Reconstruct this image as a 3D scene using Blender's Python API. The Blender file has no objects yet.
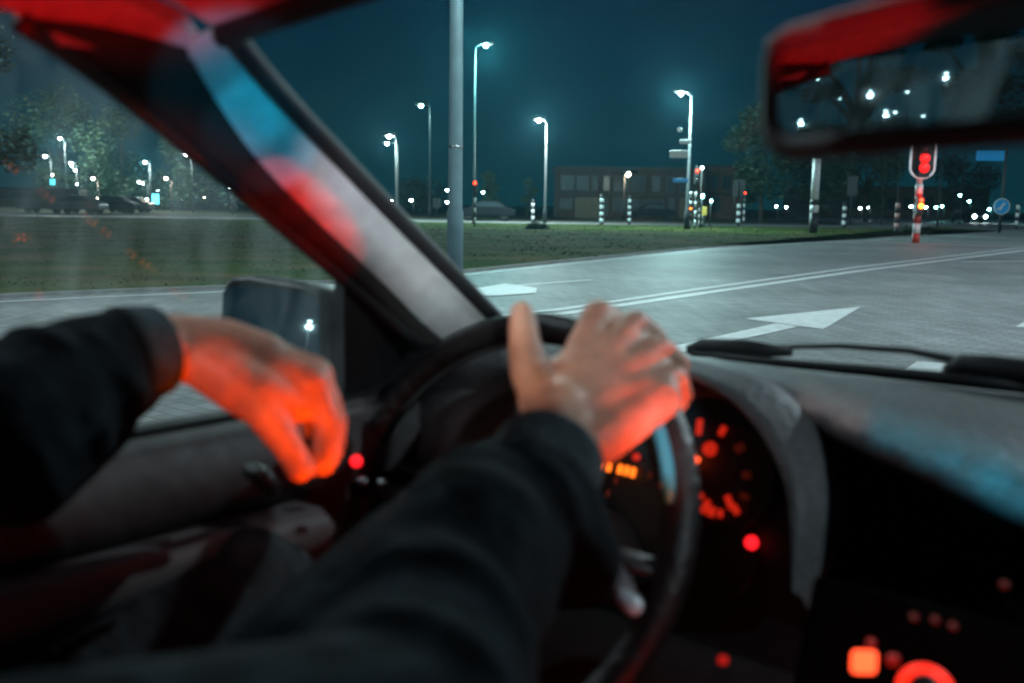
import bpy, bmesh, math, random
from mathutils import Vector, Matrix, noise
R = math.radians
random.seed(7)
C = bpy.context.scene.collection
sc = bpy.context.scene

# ------------------------------------------------------------------ camera
F = 995.0; PITCH = R(7.8); ROLL = R(0.8); CAMZ = 1.15
fwd = Vector((0, math.cos(PITCH), -math.sin(PITCH)))
up0 = Vector((0, math.sin(PITCH), math.cos(PITCH)))
rt0 = Vector((1, 0, 0))
upv = up0*math.cos(ROLL) - rt0*math.sin(ROLL)
rtv = rt0*math.cos(ROLL) + up0*math.sin(ROLL)
cd = bpy.data.cameras.new('camera'); cam = bpy.data.objects.new('camera', cd); C.objects.link(cam)
mw = Matrix.Identity(4)
for i in range(3):
    mw[i][0] = rtv[i]; mw[i][1] = upv[i]; mw[i][2] = -fwd[i]
mw[2][3] = CAMZ
cam.matrix_world = mw
cd.sensor_width = 36; cd.lens = 36*F/1024
cd.clip_start = 0.02; cd.clip_end = 2000
cd.dof.use_dof = True; cd.dof.focus_distance = 3.3; cd.dof.aperture_fstop = 3.8
sc.camera = cam

# ------------------------------------------------------------------ world
w = bpy.data.worlds.new('World'); sc.world = w; w.use_nodes = True
nt = w.node_tree; nt.nodes.clear()
N = nt.nodes.new; L = nt.links.new
out = N('ShaderNodeOutputWorld'); bg = N('ShaderNodeBackground'); tc = N('ShaderNodeTexCoord')
sep = N('ShaderNodeSeparateXYZ'); L(tc.outputs['Generated'], sep.inputs[0])
ramp = N('ShaderNodeValToRGB'); L(sep.outputs['Z'], ramp.inputs[0])
e = ramp.color_ramp.elements
e[0].position = 0.0; e[0].color = (.0018, .029, .040, 1)
e[1].position = 0.55; e[1].color = (.0006, .004, .018, 1)
x = e.new(.12); x.color = (.0008, .015, .028, 1)
x = e.new(.26); x.color = (.0005, .0055, .024, 1)
nz = N('ShaderNodeTexNoise'); nz.inputs['Scale'].default_value = 2.2; nz.inputs['Detail'].default_value = 3
mp = N('ShaderNodeMapping'); mp.inputs['Scale'].default_value = (1, 1, 3)
L(tc.outputs['Generated'], mp.inputs[0]); L(mp.outputs[0], nz.inputs['Vector'])
mr = N('ShaderNodeMapRange'); mr.inputs[1].default_value = .3; mr.inputs[2].default_value = .7
mr.inputs[3].default_value = .7; mr.inputs[4].default_value = 1.3
L(nz.outputs['Fac'], mr.inputs[0]); L(mr.outputs[0], bg.inputs['Strength'])
L(ramp.outputs[0], bg.inputs['Color']); L(bg.outputs[0], out.inputs[0])
sc.view_settings.view_transform = 'Standard'; sc.view_settings.look = 'None'
sc.view_settings.exposure = 0.0; sc.view_settings.gamma = 1
sc.render.engine = 'CYCLES'
sc.cycles.use_denoising = True
try: sc.cycles.denoiser = 'OPENIMAGEDENOISE'
except Exception: pass
sc.cycles.max_bounces = 8; sc.cycles.diffuse_bounces = 2; sc.cycles.glossy_bounces = 3
sc.cycles.volume_bounces = 0; sc.cycles.transparent_max_bounces = 16
sc.cycles.sample_clamp_indirect = 3.0; sc.cycles.sample_clamp_direct = 60
sc.cycles.caustics_reflective = False; sc.cycles.caustics_refractive = False
LAMP_P = 2500.0          # output of one street lamp
HAZE = 0.0003

# ------------------------------------------------------------------ rays
YAW = R(-40)             # the car's heading: forty degrees to the right of the view
CAR = Matrix.Rotation(YAW, 4, 'Z'); CARI = CAR.inverted()
CAMP = Vector((0, 0, CAMZ))
def ray(px, py): return fwd + rtv*((px-512)/F) + upv*((341.5-py)/F)
def P(px, py, t): return CAMP + ray(px, py)*t                 # world, at a camera depth
def G(px, py, z=0.0):                                          # world, on the ground
    d = ray(px, py); return CAMP + d*((z-CAMZ)/d.z)
def A(px, py, Y):                                              # world, at distance Y
    d = ray(px, py); return CAMP + d*(Y/d.y)
def K(px, py, t): return CARI @ P(px, py, t)                   # car frame (x right, y ahead)
def KX(px, py, v):
    d = CARI @ ray(px, py); return CAMP + d*(v/d.x)
def KY(px, py, u):
    d = CARI @ ray(px, py); return CAMP + d*(u/d.y)
def KZ(px, py, z):
    d = CARI @ ray(px, py); return CAMP + d*((z-CAMZ)/d.z)

# ------------------------------------------------------------------ materials
MAT = {}
def mat(name, col, rough=.6, metal=0., em=None, es=0., var=.0, scale=20., spec=.5, bump=0., sss=0.):
    if name in MAT: return MAT[name]
    m = bpy.data.materials.new(name); m.use_nodes = True; n = m.node_tree; b = n.nodes['Principled BSDF']
    b.inputs['Base Color'].default_value = (*col, 1); b.inputs['Roughness'].default_value = rough
    b.inputs['Metallic'].default_value = metal; b.inputs['Specular IOR Level'].default_value = spec
    if em: b.inputs['Emission Color'].default_value = (*em, 1); b.inputs['Emission Strength'].default_value = es
    if sss:
        b.inputs['Subsurface Weight'].default_value = sss; b.inputs['Subsurface Radius'].default_value = (.01, .004, .002)
        b.inputs['Subsurface Scale'].default_value = 1
    if var or bump:
        t = n.nodes.new('ShaderNodeTexCoord'); z = n.nodes.new('ShaderNodeTexNoise')
        z.inputs['Scale'].default_value = scale; z.inputs['Detail'].default_value = 5
        n.links.new(t.outputs['Object'], z.inputs['Vector'])
    if var:
        mx = n.nodes.new('ShaderNodeMix'); mx.data_type = 'RGBA'
        mx.inputs[6].default_value = (*[c*(1-var) for c in col], 1); mx.inputs[7].default_value = (*[min(1, c*(1+var)) for c in col], 1)
        rr = n.nodes.new('ShaderNodeMapRange'); rr.inputs[1].default_value = .35; rr.inputs[2].default_value = .65
        n.links.new(z.outputs['Fac'], rr.inputs[0]); n.links.new(rr.outputs[0], mx.inputs[0]); n.links.new(mx.outputs[2], b.inputs['Base Color'])
    if bump:
        bp = n.nodes.new('ShaderNodeBump'); bp.inputs['Strength'].default_value = bump; bp.inputs['Distance'].default_value = .01
        n.links.new(z.outputs['Fac'], bp.inputs['Height']); n.links.new(bp.outputs[0], b.inputs['Normal'])
    MAT[name] = m; return m
def glass(name, dirt, tint=(.93, .96, .96), scale=6., refl=.4):
    m = bpy.data.materials.new(name); m.use_nodes = True; n = m.node_tree; n.nodes.clear(); a = n.nodes.new; l = n.links.new
    o = a('ShaderNodeOutputMaterial'); t = a('ShaderNodeBsdfTransparent'); t.inputs[0].default_value = (*tint, 1)
    g = a('ShaderNodeBsdfGlossy'); g.inputs['Roughness'].default_value = .02; g.inputs['Color'].default_value = (.8, .9, .9, 1)
    fr = a('ShaderNodeFresnel'); fr.inputs[0].default_value = 1.35
    mul = a('ShaderNodeMath'); mul.operation = 'MULTIPLY'; mul.inputs[1].default_value = refl; l(fr.outputs[0], mul.inputs[0])
    m1 = a('ShaderNodeMixShader'); l(mul.outputs[0], m1.inputs[0]); l(t.outputs[0], m1.inputs[1]); l(g.outputs[0], m1.inputs[2])
    d = a('ShaderNodeBsdfTranslucent'); d.inputs[0].default_value = (.7, .75, .75, 1)
    tc = a('ShaderNodeTexCoord'); mp = a('ShaderNodeMapping'); mp.inputs['Scale'].default_value = (1, 2.2, 1)
    mp.inputs['Rotation'].default_value = (0, .5, .3)
    z = a('ShaderNodeTexNoise'); z.inputs['Scale'].default_value = scale; z.inputs['Detail'].default_value = 9; z.inputs['Distortion'].default_value = .8
    l(tc.outputs['Object'], mp.inputs[0]); l(mp.outputs[0], z.inputs['Vector'])
    rg = a('ShaderNodeMapRange'); rg.inputs[1].default_value = .38; rg.inputs[2].default_value = .68
    rg.inputs[3].default_value = dirt*.12; rg.inputs[4].default_value = dirt; l(z.outputs['Fac'], rg.inputs[0])
    m2 = a('ShaderNodeMixShader'); l(rg.outputs[0], m2.inputs[0]); l(m1.outputs[0], m2.inputs[1]); l(d.outputs[0], m2.inputs[2])
    l(m2.outputs[0], o.inputs[0]); return m
def mirror_mat(name):
    m = mat(name, (.45, .58, .62), .018, 1.0); return m

m_black = mat('black_plastic', (.012, .012, .013), .45, var=.2, scale=60)
m_dash = mat('grey_dash_vinyl', (.10, .105, .108), .55, var=.15, scale=120, bump=.25)
m_dark = mat('dark_interior_plastic', (.020, .018, .018), .6, var=.25, scale=30)
m_door = mat('door_panel_vinyl', (.075, .07, .07), .55, var=.25, scale=25, bump=.2)
m_pillar = mat('pale_pillar_trim', (.30, .30, .30), .7, var=.08, scale=60)
m_liner = mat('headliner_cloth', (.22, .20, .20), .9, var=.12, scale=80)
m_rubber = mat('rubber_seal', (.006, .006, .007), .6)
m_leather = mat('wheel_leather', (.008, .0075, .0075), .45, var=.2, scale=90, bump=.3)
m_seat = mat('seat_cloth', (.03, .03, .033), .9, var=.2, scale=60)
m_body = mat('car_paint', (.02, .022, .026), .25, .3)
m_chrome = mat('satin_metal', (.55, .57, .6), .25, 1.)
m_skin = mat('skin', (.50, .28, .20), .5, var=.16, scale=45, bump=.25, sss=.12)
m_nail = mat('nail', (.6, .42, .36), .3)
m_hair = mat('hair', (.015, .011, .009), .6)
m_sweat = mat('dark_sweatshirt', (.009, .015, .018), .95, spec=.08, var=.35, scale=35, bump=.5)
m_cuff = mat('ribbed_cuff', (.036, .058, .066), .9, spec=.15, var=.2, scale=90, bump=.4)
m_jean = mat('grey_trousers', (.038, .046, .05), .92, spec=.1, var=.25, scale=50, bump=.3)
m_shoe = mat('shoe', (.02, .02, .02), .5)
m_asphalt = mat('far_asphalt', (.16, .17, .17), .7, var=.2, scale=1.2)
m_white = mat('road_paint', (.62, .64, .64), .6, var=.12, scale=9)
m_kerb = mat('concrete_kerb', (.24, .24, .23), .8, var=.2, scale=6)
m_pole = mat('galvanised_steel', (.016, .020, .022), .6, .2, var=.15, scale=5)
m_polewhite = mat('white_paint', (.7, .7, .7), .5, var=.1, scale=6)
m_poleblack = mat('black_paint', (.015, .015, .015), .5)
m_housing = mat('signal_housing', (.012, .013, .013), .5)
m_brick = mat('house_brick', (.04, .022, .018), .85, var=.3, scale=3)
m_brickred = mat('red_house_brick', (.12, .05, .04), .85, var=.25, scale=3)
m_trim = mat('pale_trim', (.045, .05, .05), .7)
m_roof = mat('dark_roof', (.03, .03, .03), .8)
m_winglass = mat('house_window_glass', (.02, .03, .035), .4, spec=.25)
m_garage = mat('garage_door_paint', (.075, .06, .03), .6, var=.1, scale=2)
m_bark = mat('bark', (.035, .028, .022), .9, var=.3, scale=8, bump=.5)
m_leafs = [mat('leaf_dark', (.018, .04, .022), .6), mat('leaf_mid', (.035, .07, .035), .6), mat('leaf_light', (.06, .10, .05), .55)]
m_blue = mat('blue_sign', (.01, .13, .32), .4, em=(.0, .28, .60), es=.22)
m_signwhite = mat('white_sign_face', (.6, .62, .62), .4)
m_carpaint1 = mat('pale_van_paint', (.07, .075, .075), .3, var=.05)
m_carpaint2 = mat('dark_car_paint', (.010, .012, .014), .6, spec=.08)
m_tyre = mat('tyre_rubber', (.012, .012, .012), .8)
e_lamp = mat('lamp_lens', (.8, .9, .9), .3, em=(.75, 1., 1.), es=90)
e_lampw = mat('warm_lamp_lens', (.9, .8, .7), .3, em=(1., .82, .62), es=70)
e_lampg = mat('green_white_lamp_lens', (.7, .9, .9), .3, em=(.35, 1., .98), es=130)
e_red = mat('red_signal_lens', (.5, .02, .01), .3, em=(1., .035, .01), es=11)
e_red2 = mat('dim_red_glow', (.3, .01, .01), .4, em=(1., .012, .010), es=1.5)
e_orange = mat('orange_signal_lens', (.5, .1, .01), .3, em=(1., .16, .02), es=12)
e_cyan = mat('cyan_lit_sign', (.1, .5, .6), .4, em=(.1, .8, 1.), es=3.0)
e_head = mat('headlight_lens', (.9, .9, .9), .2, em=(.85, 1., 1.), es=110)
e_tick = mat('dial_backlight', (.3, .02, .01), .5, em=(1., .03, .010), es=.5)
e_tickdim = mat('dial_backlight_dim', (.2, .03, .01), .5, em=(1., .10, .03), es=.03)
e_needle = mat('needle_backlight', (.4, .05, .01), .5, em=(1., .09, .02), es=3.2)
e_odo = mat('odometer_backlight', (.4, .15, .01), .5, em=(1., .17, .012), es=2.2)
e_warn = mat('warning_light', (.3, .01, .01), .5, em=(1., .012, .018), es=2.0)
e_btn = mat('lit_button', (.4, .05, .01), .5, em=(1., .07, .02), es=3.6)
e_ring = mat('lit_dial_ring', (.4, .02, .01), .5, em=(1., .02, .006), es=1.7)
g_wind = glass('windscreen_glass', .007, scale=5., refl=.003)
g_side = glass('smeared_side_glass', .2, scale=9., refl=.045)
g_plain = glass('window_glass', .004)

# brick paving of the road, laid along the lanes
def paving():
    m = bpy.data.materials.new('brick_paving'); m.use_nodes = True; n = m.node_tree; b = n.nodes['Principled BSDF']; a = n.nodes.new; l = n.links.new
    tc = a('ShaderNodeTexCoord'); mp = a('ShaderNodeMapping'); mp.inputs['Rotation'].default_value = (0, 0, R(40))
    l(tc.outputs['Object'], mp.inputs[0])
    br = a('ShaderNodeTexBrick'); br.inputs['Scale'].default_value = 1; br.inputs['Brick Width'].default_value = .22; br.inputs['Row Height'].default_value = .11
    br.inputs['Mortar Size'].default_value = .006; br.inputs['Color1'].default_value = (.20, .205, .205, 1)
    br.inputs['Color2'].default_value = (.285, .29, .29, 1); br.inputs['Mortar'].default_value = (.12, .12, .12, 1)
    l(mp.outputs[0], br.inputs['Vector'])
    z = a('ShaderNodeTexNoise'); z.inputs['Scale'].default_value = .35; z.inputs['Detail'].default_value = 6; l(tc.outputs['Object'], z.inputs['Vector'])
    z2 = a('ShaderNodeTexNoise'); z2.inputs['Scale'].default_value = 2.5; z2.inputs['Detail'].default_value = 4
    mp2 = a('ShaderNodeMapping'); mp2.inputs['Rotation'].default_value = (0, 0, R(40)); mp2.inputs['Scale'].default_value = (2.5, .25, 1)
    l(tc.outputs['Object'], mp2.inputs[0]); l(mp2.outputs[0], z2.inputs['Vector'])
    r1 = a('ShaderNodeMapRange'); r1.inputs[1].default_value = .3; r1.inputs[2].default_value = .7; r1.inputs[3].default_value = .62; r1.inputs[4].default_value = 1.2; l(z.outputs['Fac'], r1.inputs[0])
    r2 = a('ShaderNodeMapRange'); r2.inputs[1].default_value = .3; r2.inputs[2].default_value = .7; r2.inputs[3].default_value = .85; r2.inputs[4].default_value = 1.12; l(z2.outputs['Fac'], r2.inputs[0])
    mu = a('ShaderNodeMath'); mu.operation = 'MULTIPLY'; l(r1.outputs[0], mu.inputs[0]); l(r2.outputs[0], mu.inputs[1])
    mx = a('ShaderNodeVectorMath'); mx.operation = 'SCALE'; l(br.outputs['Color'], mx.inputs[0]); l(mu.outputs[0], mx.inputs['Scale'])
    l(mx.outputs[0], b.inputs['Base Color']); b.inputs['Roughness'].default_value = .62
    bp = a('ShaderNodeBump'); bp.inputs['Strength'].default_value = .4; bp.inputs['Distance'].default_value = .004; l(br.outputs['Fac'], bp.inputs['Height']); bp.invert = True
    l(bp.outputs[0], b.inputs['Normal']); return m
m_paving = paving()
def grassmat(name, c1, c2, c3):
    m = bpy.data.materials.new(name); m.use_nodes = True; n = m.node_tree; b = n.nodes['Principled BSDF']; a = n.nodes.new; l = n.links.new
    tc = a('ShaderNodeTexCoord'); z = a('ShaderNodeTexNoise'); z.inputs['Scale'].default_value = .45; z.inputs['Detail'].default_value = 8; l(tc.outputs['Object'], z.inputs['Vector'])
    cr = a('ShaderNodeValToRGB'); cr.color_ramp.elements[0].position = .35; cr.color_ramp.elements[0].color = (*c1, 1)
    cr.color_ramp.elements[1].position = .66; cr.color_ramp.elements[1].color = (*c3, 1); q = cr.color_ramp.elements.new(.5); q.color = (*c2, 1)
    l(z.outputs['Fac'], cr.inputs[0]); l(cr.outputs[0], b.inputs['Base Color']); b.inputs['Roughness'].default_value = .95; b.inputs['Specular IOR Level'].default_value = .03; return m
m_grass = grassmat('verge_grass', (.018, .046, .008), (.046, .066, .016), (.11, .078, .036))
m_ground = grassmat('far_ground', (.02, .03, .018), (.035, .04, .025), (.06, .055, .04))

# ------------------------------------------------------------------ mesh builder
class MB:
    def __init__(s): s.v = []; s.f = []; s.m = []
    def add(s, vs, fs, mi=0):
        o = len(s.v); s.v += [Vector(p) for p in vs]; s.f += [tuple(i+o for i in q) for q in fs]; s.m += [mi]*len(fs)
    def box(s, c, d, rot=None, mi=0):
        c = Vector(c); hx, hy, hz = d[0]/2, d[1]/2, d[2]/2
        vs = [Vector((a, b, e)) for a in (-hx, hx) for b in (-hy, hy) for e in (-hz, hz)]
        if rot is not None: vs = [rot @ q for q in vs]
        s.add([q+c for q in vs], [(0, 1, 3, 2), (4, 6, 7, 5), (0, 4, 5, 1), (2, 3, 7, 6), (0, 2, 6, 4), (1, 5, 7, 3)], mi)
    def tube(s, pts, rad, n=12, cap=True, mi=0, closed=False, flat=1.0):
        pts = [Vector(p) for p in pts]; k = len(pts)
        if not hasattr(rad, '__len__'): rad = [rad]*k
        o = len(s.v); prev = None
        for i, p in enumerate(pts):
            if closed: t = pts[(i+1) % k]-pts[i-1]
            else: t = pts[min(i+1, k-1)]-pts[max(i-1, 0)]
            t.normalize()
            if prev is None:
                a = Vector((0, 0, 1)) if abs(t.z) < .9 else Vector((1, 0, 0)); prev = (a-t*a.dot(t)).normalized()
            else: prev = (prev-t*prev.dot(t)).normalized()
            b = t.cross(prev)
            for j in range(n):
                an = 2*math.pi*j/n; s.v.append(p+prev*math.cos(an)*rad[i]*flat+b*math.sin(an)*rad[i])
        rng = k if closed else k-1
        for i in range(rng):
            for j in range(n):
                q = (o+i*n+j, o+i*n+(j+1) % n, o+((i+1) % k)*n+(j+1) % n, o+((i+1) % k)*n+j); s.f.append(q); s.m.append(mi)
        if cap and not closed:
            s.f.append(tuple(o+j for j in range(n))[::-1]); s.m.append(mi); s.f.append(tuple(o+(k-1)*n+j for j in range(n))); s.m.append(mi)
    def capsule(s, p0, r0, p1, r1, n=14):
        p0 = Vector(p0); p1 = Vector(p1); t = (p1-p0)
        if t.length < 1e-6: t = Vector((0, 0, 1e-5))
        t.normalize(); pts = []; rad = []
        for a in (90, 70, 45, 20): pts.append(p0-t*r0*math.sin(R(a))); rad.append(max(1e-4, r0*math.cos(R(a))))
        for i in range(5): q = i/4; pts.append(p0.lerp(p1, q)); rad.append(r0+(r1-r0)*q)
        for a in (20, 45, 70, 90): pts.append(p1+t*r1*math.sin(R(a))); rad.append(max(1e-4, r1*math.cos(R(a))))
        s.tube(pts, rad, n)
    def grid(s, rows, mi=0, close=False):
        o = len(s.v); h = len(rows); wd = len(rows[0])
        for r_ in rows: s.v += [Vector(p) for p in r_]
        for i in range(h-1):
            for j in range(wd if close else wd-1):
                s.f.append((o+i*wd+j, o+i*wd+(j+1) % wd, o+(i+1)*wd+(j+1) % wd, o+(i+1)*wd+j)); s.m.append(mi)
    def slab(s, rows, th, mi=0):
        """a curved sheet given thickness along the vector th"""
        th = Vector(th); h = len(rows); wd = len(rows[0]); s.grid(rows, mi); s.grid([[Vector(p)+th for p in r_][::-1] for r_ in rows], mi)
        for r_ in (rows[0], rows[-1]): s.grid([r_, [Vector(p)+th for p in r_]], mi)
        for j in (0, -1): s.grid([[r_[j] for r_ in rows], [Vector(r_[j])+th for r_ in rows]], mi)
    def prism(s, poly, th, mi=0):
        th = Vector(th); k = len(poly); poly = [Vector(p) for p in poly]; o = len(s.v)
        s.v += poly+[p+th for p in poly]; s.f.append(tuple(range(o, o+k))[::-1]); s.f.append(tuple(range(o+k, o+2*k))); s.m += [mi, mi]
        for i in range(k): s.f.append((o+i, o+(i+1) % k, o+k+(i+1) % k, o+k+i)); s.m.append(mi)
    def lathe(s, c, prof, n=20, ax=(0, 0, 1), mi=0):
        ax = Vector(ax).normalized(); c = Vector(c); s.tube([c+ax*h for r_, h in prof], [max(r_, 1e-4) for r_, h in prof], n, True, mi)
    def build(s, name, ms, parent=None, smooth=False, base=None, bevel=0):
        me = bpy.data.meshes.new(name)
        b = Vector(base) if base is not None else Vector((0, 0, 0))
        me.from_pydata([tuple(p-b) for p in s.v], [], s.f); me.update()
        if not isinstance(ms, (list, tuple)): ms = [ms]
        for q in ms: me.materials.append(q)
        if len(ms) > 1: me.polygons.foreach_set('material_index', s.m)
        bm = bmesh.new(); bm.from_mesh(me); bmesh.ops.recalc_face_normals(bm, faces=bm.faces); bm.to_mesh(me); bm.free()
        if smooth: me.polygons.foreach_set('use_smooth', [True]*len(me.polygons))
        o = bpy.data.objects.new(name, me); C.objects.link(o)
        if parent: o.parent = parent
        if bevel:
            md = o.modifiers.new('Bevel', 'BEVEL'); md.width = bevel; md.segments = 3; md.limit_method = 'ANGLE'; md.angle_limit = R(35)
        if smooth:
            md = o.modifiers.new('W', 'EDGE_SPLIT') if smooth == 'split' else None
            if md: md.split_angle = R(40)
        return o
def tag(o, label=None, cat=None, group=None, kind=None):
    if label: o['label'] = label
    if cat: o['category'] = cat
    if group: o['group'] = group
    if kind: o['kind'] = kind
    return o
def empty(name, loc, rz=0., label=None, cat=None, group=None):
    o = bpy.data.objects.new(name, None); C.objects.link(o); o.location = loc; o.rotation_euler = (0, 0, rz); o.empty_display_size = .2
    return tag(o, label, cat, group)
def light(name, kind, loc, col, power, size=.1, parent=None, target=None, ang=40, blend=.4):
    d = bpy.data.lights.new(name, kind); d.color = col; d.energy = power
    if kind in ('POINT', 'SPOT'): d.shadow_soft_size = size
    if kind == 'SPOT': d.spot_size = R(ang); d.spot_blend = blend
    if kind == 'AREA': d.shape = 'DISK'; d.size = size
    o = bpy.data.objects.new(name, d); C.objects.link(o); o.location = loc
    if target is not None: o.rotation_euler = (Vector(target)-Vector(loc)).to_track_quat('-Z', 'Y').to_euler()
    if parent: o.parent = parent
    return o

# ================================================================== SETTING
gm = MB(); S_ = 700
gm.add([(-S_, -S_, -.02), (S_, -S_, -.02), (S_, S_*1.5, -.02), (-S_, S_*1.5, -.02)], [(0, 1, 2, 3)])
tag(gm.build('ground', m_ground), kind='structure')
def flat(name, poly, z, m):
    b = MB(); b.add([(p[0], p[1], z) for p in poly], [tuple(range(len(poly)))]); o = b.build(name, m); tag(o, kind='structure'); return o
flat('road', [(-90, -40), (160, -40), (160, 150), (40, 150), (24, 62), (-90, 62)], .0, m_paving)
fe = [A(-300, 0, 64.5).x]
flat('side_road', [(-120, 64), (120, 64), (120, 72), (-120, 72)], .008, m_asphalt)
# grass verge: one raised island with a kerb
near = [G(-700, 345), G(-300, 314), G(0, 298), (G(115, 293)), G(230, 288.5), G(340, 283), G(450, 274), G(560, 262.5), G(700, 248.5), G(800, 241.5), G(890, 237.5), G(925, 236)]
tip = [G(934, 234), G(938, 231), G(930, 227.5)]
far = [Vector((G(900, 226).x, 60.0, 0)), Vector((0, 62.5, 0)), Vector((-100, 62.5, 0)), Vector((-110, 40, 0))]
loop = near+tip+far
ctr = sum(loop, Vector())/len(loop)
vb = MB(); KH = .04
k = len(loop)
inner = [p+(ctr-p).normalized()*.16 for p in loop]
vb.add([(p.x, p.y, KH+.004) for p in inner], [tuple(range(k))])
tag(vb.build('grass_verge', m_grass), kind='structure')
kb = MB(); o_ = [Vector((p.x, p.y, 0.001)) for p in loop]; t_ = [Vector((p.x, p.y, KH)) for p in loop]; i_ = [Vector((p.x, p.y, KH)) for p in inner]; b_ = [Vector((p.x, p.y, 0.001)) for p in inner]
kb.grid([o_, t_, i_, b_], close=True); tag(kb.build('kerb', m_kerb), kind='structure')
# far footpath behind the side road
flat('footpath', [(-120, 75), (110, 75), (110, 77), (-120, 77)], .01, m_kerb)
# grass blades
gb = MB(); cnt = 0
def inpoly(x, y, poly):
    c = False; j = len(poly)-1
    for i in range(len(poly)):
        if (poly[i].y > y) != (poly[j].y > y) and x < (poly[j].x-poly[i].x)*(y-poly[i].y)/(poly[j].y-poly[i].y)+poly[i].x: c = not c
        j = i
    return c
while cnt < 14000:
    x_ = random.uniform(-32, 34); y_ = 10+52*random.random()**1.5
    if abs(x_) > y_*.62 or not inpoly(x_, y_, inner): continue
    cl = noise.noise(Vector((x_*.5, y_*.5, 0)))
    if cl < random.uniform(-.5, .1): continue
    h = random.uniform(.015, .035)*(1+max(0, cl)*1.5); a = random.random()*6.28; wd = .02+.0012*y_; dx, dy = math.cos(a)*wd, math.sin(a)*wd
    h *= .6; lx, ly = random.uniform(-2.2, 2.2)*h, random.uniform(-2.6, -.8)*h if random.random() < .5 else random.uniform(.8, 2.6)*h
    gb.add([(x_-dx, y_-dy, KH), (x_+dx, y_+dy, KH), (x_+lx, y_+ly, KH+h)], [(0, 1, 2)], random.choice((0, 0, 1, 2))); cnt += 1
tag(gb.build('grass', [mat('blade_green', (.022, .058, .012), .9, spec=.1), mat('blade_olive', (.04, .056, .015), .9, spec=.1), mat('blade_straw', (.07, .052, .024), .9, spec=.1)]), 'short rough grass growing on the verge beside the road', 'grass', kind='stuff')

# road markings
pm = MB(); ZM = .005
def strip(p, q, w0, w1=None, m=pm, z=ZM):
    w1 = w1 or w0; d = (q-p).normalized(); n_ = Vector((-d.y, d.x, 0))
    m.add([(*(p+n_*w0/2)[:2], z), (*(p-n_*w0/2)[:2], z), (*(q-n_*w1/2)[:2], z), (*(q+n_*w1/2)[:2], z)], [(0, 1, 2, 3)])
ed = [G(-300, 321), G(0, 302), G(115, 296.5), G(230, 291.7), G(340, 286), G(450, 276.6), G(560, 265), G(700, 251), G(800, 243.6), G(890, 239.5)]
for i in range(len(ed)-1): strip(ed[i], ed[i+1], .11, .14)
tag(pm.build('edge_line', m_white), kind='structure')
pm2 = MB()
dl = [G(470, 320), G(560, 309.5), G(700, 289), G(860, 267), G(1024, 247.5), G(1200, 232)]
for i in range(len(dl)-1): strip(dl[i], dl[i+1], .13, .13, pm2)
dl2 = [G(470, 326), G(560, 314.5), G(700, 293.8), G(860, 271), G(1024, 250.5), G(1200, 234)]
for i in range(len(dl2)-1): strip(dl2[i], dl2[i+1], .16, .2, pm2)
tag(pm2.build('double_line', m_white), kind='structure')
pm3 = MB()
strip(G(455, 290.5), G(592, 280), .14, .1, pm3)
ar = [G(468, 297), G(470, 290), G(505, 284), G(537, 288.5), G(536, 293.5), G(500, 296)]
pm3.add([(p.x, p.y, .009) for p in ar], [tuple(range(len(ar)))])
strip(G(860, 241), G(1024, 247), .16, .2, pm3, .006); strip(G(962, 262), G(1060, 261), .2, .25, pm3, .0065)
strip(G(912, 367), G(952, 371), .24, .24, pm3, .0075) if False else None
pm3.add([(p.x, p.y, ZM) for p in (G(902, 372), G(917, 362), G(951, 364), G(939, 375))], [(0, 1, 2, 3)])
pm3.add([(p.x, p.y, ZM) for p in (G(1016, 327), G(1028, 320), G(1060, 322), G(1050, 330))], [(0, 1, 2, 3)])
tag(pm3.build('lane_markings', m_white), kind='structure')
aw = MB()
head = [G(745, 319), G(861, 307), G(823.5, 329.5), G(797, 327), G(776, 324.2)]
aw.add([(p.x, p.y, ZM) for p in [G(745, 319), G(861, 307), G(823.5, 329.5)]], [(0, 1, 2)])
sh = [G(776, 323.6), G(799, 326.9), G(740, 340), G(600, 371), G(560, 371), G(690, 343)]
aw.add([(p.x, p.y, ZM) for p in sh], [(0, 1, 2, 3, 4, 5)])
tag(aw.build('turn_arrow', m_white), kind='structure')

# ================================================================== STREET LAMPS
def street_lamp(px, py, Y, label, arm=1.0, side=1, lens=None, power=1.0, col=(.72, 1., .98), pole=True, r=.09, group='street lamps', size=.5):
    h = A(px, py, Y); ex = size*(.7+Y/110)
    root = empty('street_lamp', (h.x+side*arm, h.y, 0), 0, label, 'street lamp', group)
    b = Vector((0, 0, 0)); z = h.z
    if pole:
        m = MB(); m.tube([(0, 0, 0), (0, 0, .9), (0, 0, .95), (0, 0, z-.1)], [r*1.5, r*1.5, r, r*.6], 12); m.build('pole', m_pole, root, True)
        m = MB(); m.tube([(0, 0, z-.12), (-side*arm*.5, 0, z+.06), (-side*arm+side*ex*.4, 0, z+.09)], [r*.6, r*.5, r*.45], 8); m.build('arm', m_pole, root, True)
    m = MB(); m.tube([(-side*arm-ex*.7, 0, z+.09), (-side*arm-ex*.3, 0, z+.13), (-side*arm+ex*.7, 0, z+.12)], [.05*ex*2, .13*ex*2, .07*ex*2], 10); hd = m.build('lamp_head', m_housing, root, True)
    m = MB(); m.lathe((-side*arm, 0, z), [(0.001, -.17*ex*1.6), (.17*ex, -.13*ex), (.23*ex, .05)], 12); m.build('lens', lens or e_lamp, hd, True)
    if power: light('lamp_light', 'POINT', (-side*arm, 0, z-.16*ex-.15), col, LAMP_P*power, .12, root)
    return root
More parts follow.
